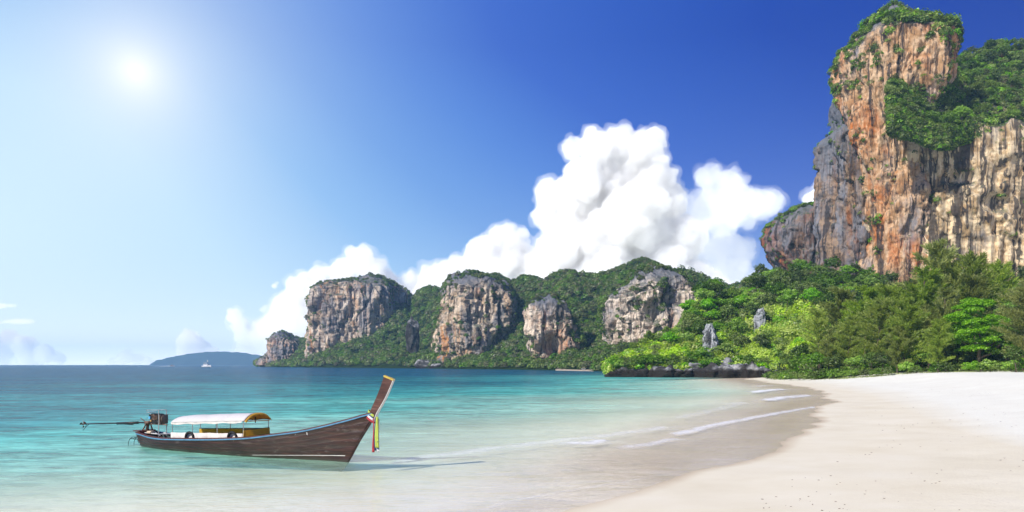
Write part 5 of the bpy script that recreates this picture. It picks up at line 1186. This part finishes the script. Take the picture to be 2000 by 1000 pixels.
# ------------------------------------------------------------------ clouds (real volumes, far beyond the haze)
def sphere_np(cs, sub=3):
    b = bmesh.new(); bmesh.ops.create_icosphere(b, subdivisions=sub, radius=1); bv = np.array([v.co[:] for v in b.verts]); bf = np.array([[v.index for v in f.verts] for f in b.faces]); b.free()
    return np.vstack([bv * r * np.array([1, 1, sq]) + (x, y, z) for x, y, z, r, sq in cs]), np.vstack([bf + k * len(bv) for k in range(len(cs))])
def cloud(circ, Dc, voxel, dens, label, seed=1, amp=1.0):
    q = random.Random(seed); cs = []
    for c_ in circ:
        px, py, r = c_[:3]; sq = c_[3] if len(c_) > 3 else 1.0
        Yd = Dc + q.uniform(-.7, .7) * r / F * Dc; Rr = r / F * Dc; Xc = wx(px, Yd); Zc = wz(py, Yd)
        cs.append((Xc, Yd, Zc, Rr * .86, sq))
        for k in range(16):
            d = Vector((q.gauss(0, 1), q.gauss(0, 1) - .3, q.gauss(0, 1) + .25)).normalized(); rr_ = q.uniform(.16, .42) * Rr
            cs.append((Xc + d.x * Rr * .78, Yd + d.y * Rr * .78, Zc + d.z * Rr * .78 * sq, rr_, sq))
    V_, F_ = sphere_np(cs); me = bpy.data.meshes.new('cloud'); me.from_pydata(V_.tolist(), [], F_.tolist())
    ob = bpy.data.objects.new('cloud', me); COL.objects.link(ob); md = ob.modifiers.new('union', 'REMESH'); md.mode = 'VOXEL'; md.voxel_size = voxel
    me2 = bpy.data.meshes.new_from_object(ob.evaluated_get(bpy.context.evaluated_depsgraph_get())); ob.modifiers.clear(); ob.data = me2; bpy.data.meshes.remove(me)
    n = len(me2.vertices); c = np.empty(n * 3); me2.vertices.foreach_get('co', c); c = c.reshape(-1, 3); no = np.empty(n * 3); me2.vertices.foreach_get('normal', no); no = no.reshape(-1, 3)
    a_ = fbm(c / 420, 4, 5, .55); bil = (1 - np.abs(vn(c / 300, 9))) * 100 + (1 - np.abs(vn(c / 130, 10))) * 52 + (1 - np.abs(vn(c / 62, 11))) * 34
    c = c + no * ((a_ * 85 + bil - 85) * amp)[:, None]
    me2.vertices.foreach_set('co', c.astype(np.float32).ravel()); me2.update()
    md = ob.modifiers.new('clean', 'REMESH'); md.mode = 'VOXEL'; md.voxel_size = voxel * .75      # no self-crossing skin left
    bpy.context.view_layer.update(); me3 = bpy.data.meshes.new_from_object(ob.evaluated_get(bpy.context.evaluated_depsgraph_get())); ob.modifiers.clear(); ob.data = me3; bpy.data.meshes.remove(me2); me2 = me3
    c = np.empty(len(me2.vertices) * 3); me2.vertices.foreach_get('co', c); c = c.reshape(-1, 3); no = np.empty(len(c) * 3); me2.vertices.foreach_get('normal', no); no = no.reshape(-1, 3)
    c = c + no * (((1 - np.abs(vn(c / 95, 31))) * 26 + (1 - np.abs(vn(c / 48, 32))) * 16 - 24 + fbm(c / 150, 2, 33) * 14) * min(amp * 1.2, 1))[:, None]
    c0 = c.mean(0); ob.location = c0
    me2.vertices.foreach_set('co', (c - c0).astype(np.float32).ravel()); me2.update()
    m, t = new_mat('cloud_vapour'); t.link(t.n('ShaderNodeVolumeScatter', {'Color': (.87, .905, .95, 1), 'Density': dens, 'Anisotropy': .0}).outputs[0], t.n('ShaderNodeOutputMaterial').inputs['Volume'])
    me2.materials.clear(); me2.materials.append(m); tag(ob, label, 'cloud', 'cumulus clouds', 'stuff')
    # thin ragged veil of vapour round the dense body
    vl = me2.copy(); c = c - c0; nv_ = fbm((c + c0) / 260, 4, 60, .6)
    vl.vertices.foreach_set('co', (c + no * ((70 + 85 * nv_) * amp)[:, None]).astype(np.float32).ravel()); vl.update(); vo = bpy.data.objects.new('cloud_veil', vl); COL.objects.link(vo)
    md = vo.modifiers.new('clean', 'REMESH'); md.mode = 'VOXEL'; md.voxel_size = voxel * 1.0; bpy.context.view_layer.update()
    vm = bpy.data.meshes.new_from_object(vo.evaluated_get(bpy.context.evaluated_depsgraph_get())); vo.modifiers.clear(); vo.data = vm; bpy.data.meshes.remove(vl); vo.parent = ob
    m, t = new_mat('cloud_veil_vapour'); t.link(t.n('ShaderNodeVolumeScatter', {'Color': (.96, .98, 1, 1), 'Density': min(dens * .20, .0009), 'Anisotropy': .0}).outputs[0], t.n('ShaderNodeOutputMaterial').inputs['Volume'])
    vm.materials.clear(); vm.materials.append(m); return ob
tower = [(1165, 290, 38), (1210, 288, 38), (1255, 298, 42), (1118, 290, 17), (1280, 340, 36), (1140, 355, 44), (1200, 355, 55), (1260, 365, 50), (1095, 400, 52), (1150, 420, 70), (1230, 430, 70), (1305, 400, 36), (1110, 480, 56), (1180, 490, 70), (1260, 490, 62), (1330, 470, 48),
         (1180, 560, 80), (1280, 560, 74), (1080, 560, 60), (1350, 560, 60)]
cloud(tower, 20000, 36, .0046, 'towering white cumulus cloud above the far headland', 1)
cloud([(990, 482, 38), (940, 500, 33), (1015, 512, 40), (962, 535, 40), (905, 530, 30), (1050, 525, 40), (870, 550, 26), (980, 590, 60), (890, 590, 50), (840, 545, 20), (805, 552, 17), (780, 580, 32), (820, 600, 46), (762, 548, 20), (800, 548, 20), (838, 538, 22), (872, 535, 22), (850, 570, 36)], 20600, 40, .0048, 'white cloud bank left of the towering cumulus', 2)
cloud([(705, 512, 27), (733, 528, 22), (668, 535, 26), (620, 548, 27), (592, 572, 32), (568, 604, 36), (640, 590, 48), (720, 575, 44), (545, 640, 40), (510, 662, 32), (475, 655, 20), (458, 618, 14), (468, 632, 15), (600, 660, 60), (690, 650, 60), (540, 690, 30), (480, 690, 24)], 20300, 38, .0046, 'stepped white cloud rising behind the square bluff', 3)
cloud([(1385, 352, 28), (1422, 362, 34), (1387, 400, 40), (1440, 400, 45), (1492, 400, 32), (1405, 430, 34), (1375, 425, 26)], 21500, 38, .0015, 'rounded cloud right of the towering cumulus', 4)
cloud([(1405, 492, 42), (1370, 505, 30), (1445, 495, 30), (1420, 560, 60), (1480, 570, 46), (1335, 540, 44)], 22300, 40, .0012, 'soft low cloud beneath the rounded one', 5)
cloud([(1590, 388, 18), (1602, 370, 16), (1610, 400, 20)], 19500, 36, .006, 'small cloud peeping out left of the great cliff', 6)
cloud([(368, 657, 14), (384, 668, 16), (358, 672, 13), (402, 678, 11), (375, 690, 26), (410, 695, 16)], 23000, 40, .005, 'small puffy cloud above the distant island', 7, .6)
cloud([(250, 697, 14), (235, 702, 12), (272, 702, 12), (220, 708, 10), (290, 708, 10)], 23600, 40, .004, 'low horizon cloud left of the island', 8, .5)
cloud([(18, 662, 17), (50, 675, 20), (85, 690, 18), (0, 685, 26), (115, 700, 11), (60, 700, 22), (-60, 670, 40), (-120, 690, 40)], 23200, 40, .005, 'low cloud bank at the left edge of the horizon', 9, .6)
cloud([(-10, 598, 22, .28), (20, 597, 12, .28), (40, 628, 30, .14), (-30, 630, 30, .2)], 22800, 34, .0016, 'thin cloud wisp over the left horizon', 10, .35)
cloud([(536, 558, 6), (541, 553, 4)], 20100, 22, .006, 'tiny cloud scrap left of the stepped cloud', 11, .25)
cloud([(515, 605, 9, .8), (519, 598, 6, .8)], 20150, 24, .0030, 'faint cloud scrap above the stepped cloud foot', 12, .3)

# ------------------------------------------------------------------ haze
HT = 222.0
bm = bmesh.new(); bmesh.ops.create_cube(bm, size=1, matrix=Matrix.Translation((0, 0, (HT - 17) / 2)) @ Matrix.Diagonal((16400, 16400, HT + 17, 1))); me = bpy.data.meshes.new('haze'); bm.to_mesh(me); bm.free()
hz_o = bpy.data.objects.new('haze', me); COL.objects.link(hz_o)
m, t = new_mat('haze_air'); t.link(t.n('ShaderNodeVolumePrincipled', {'Color': (.42, .72, 1.0, 1), 'Density': .00011, 'Anisotropy': .0}).outputs[0], t.n('ShaderNodeOutputMaterial').inputs['Volume']); me.materials.append(m)
tag(hz_o, 'thin blue sea haze fading the distant island', None, None, 'stuff')
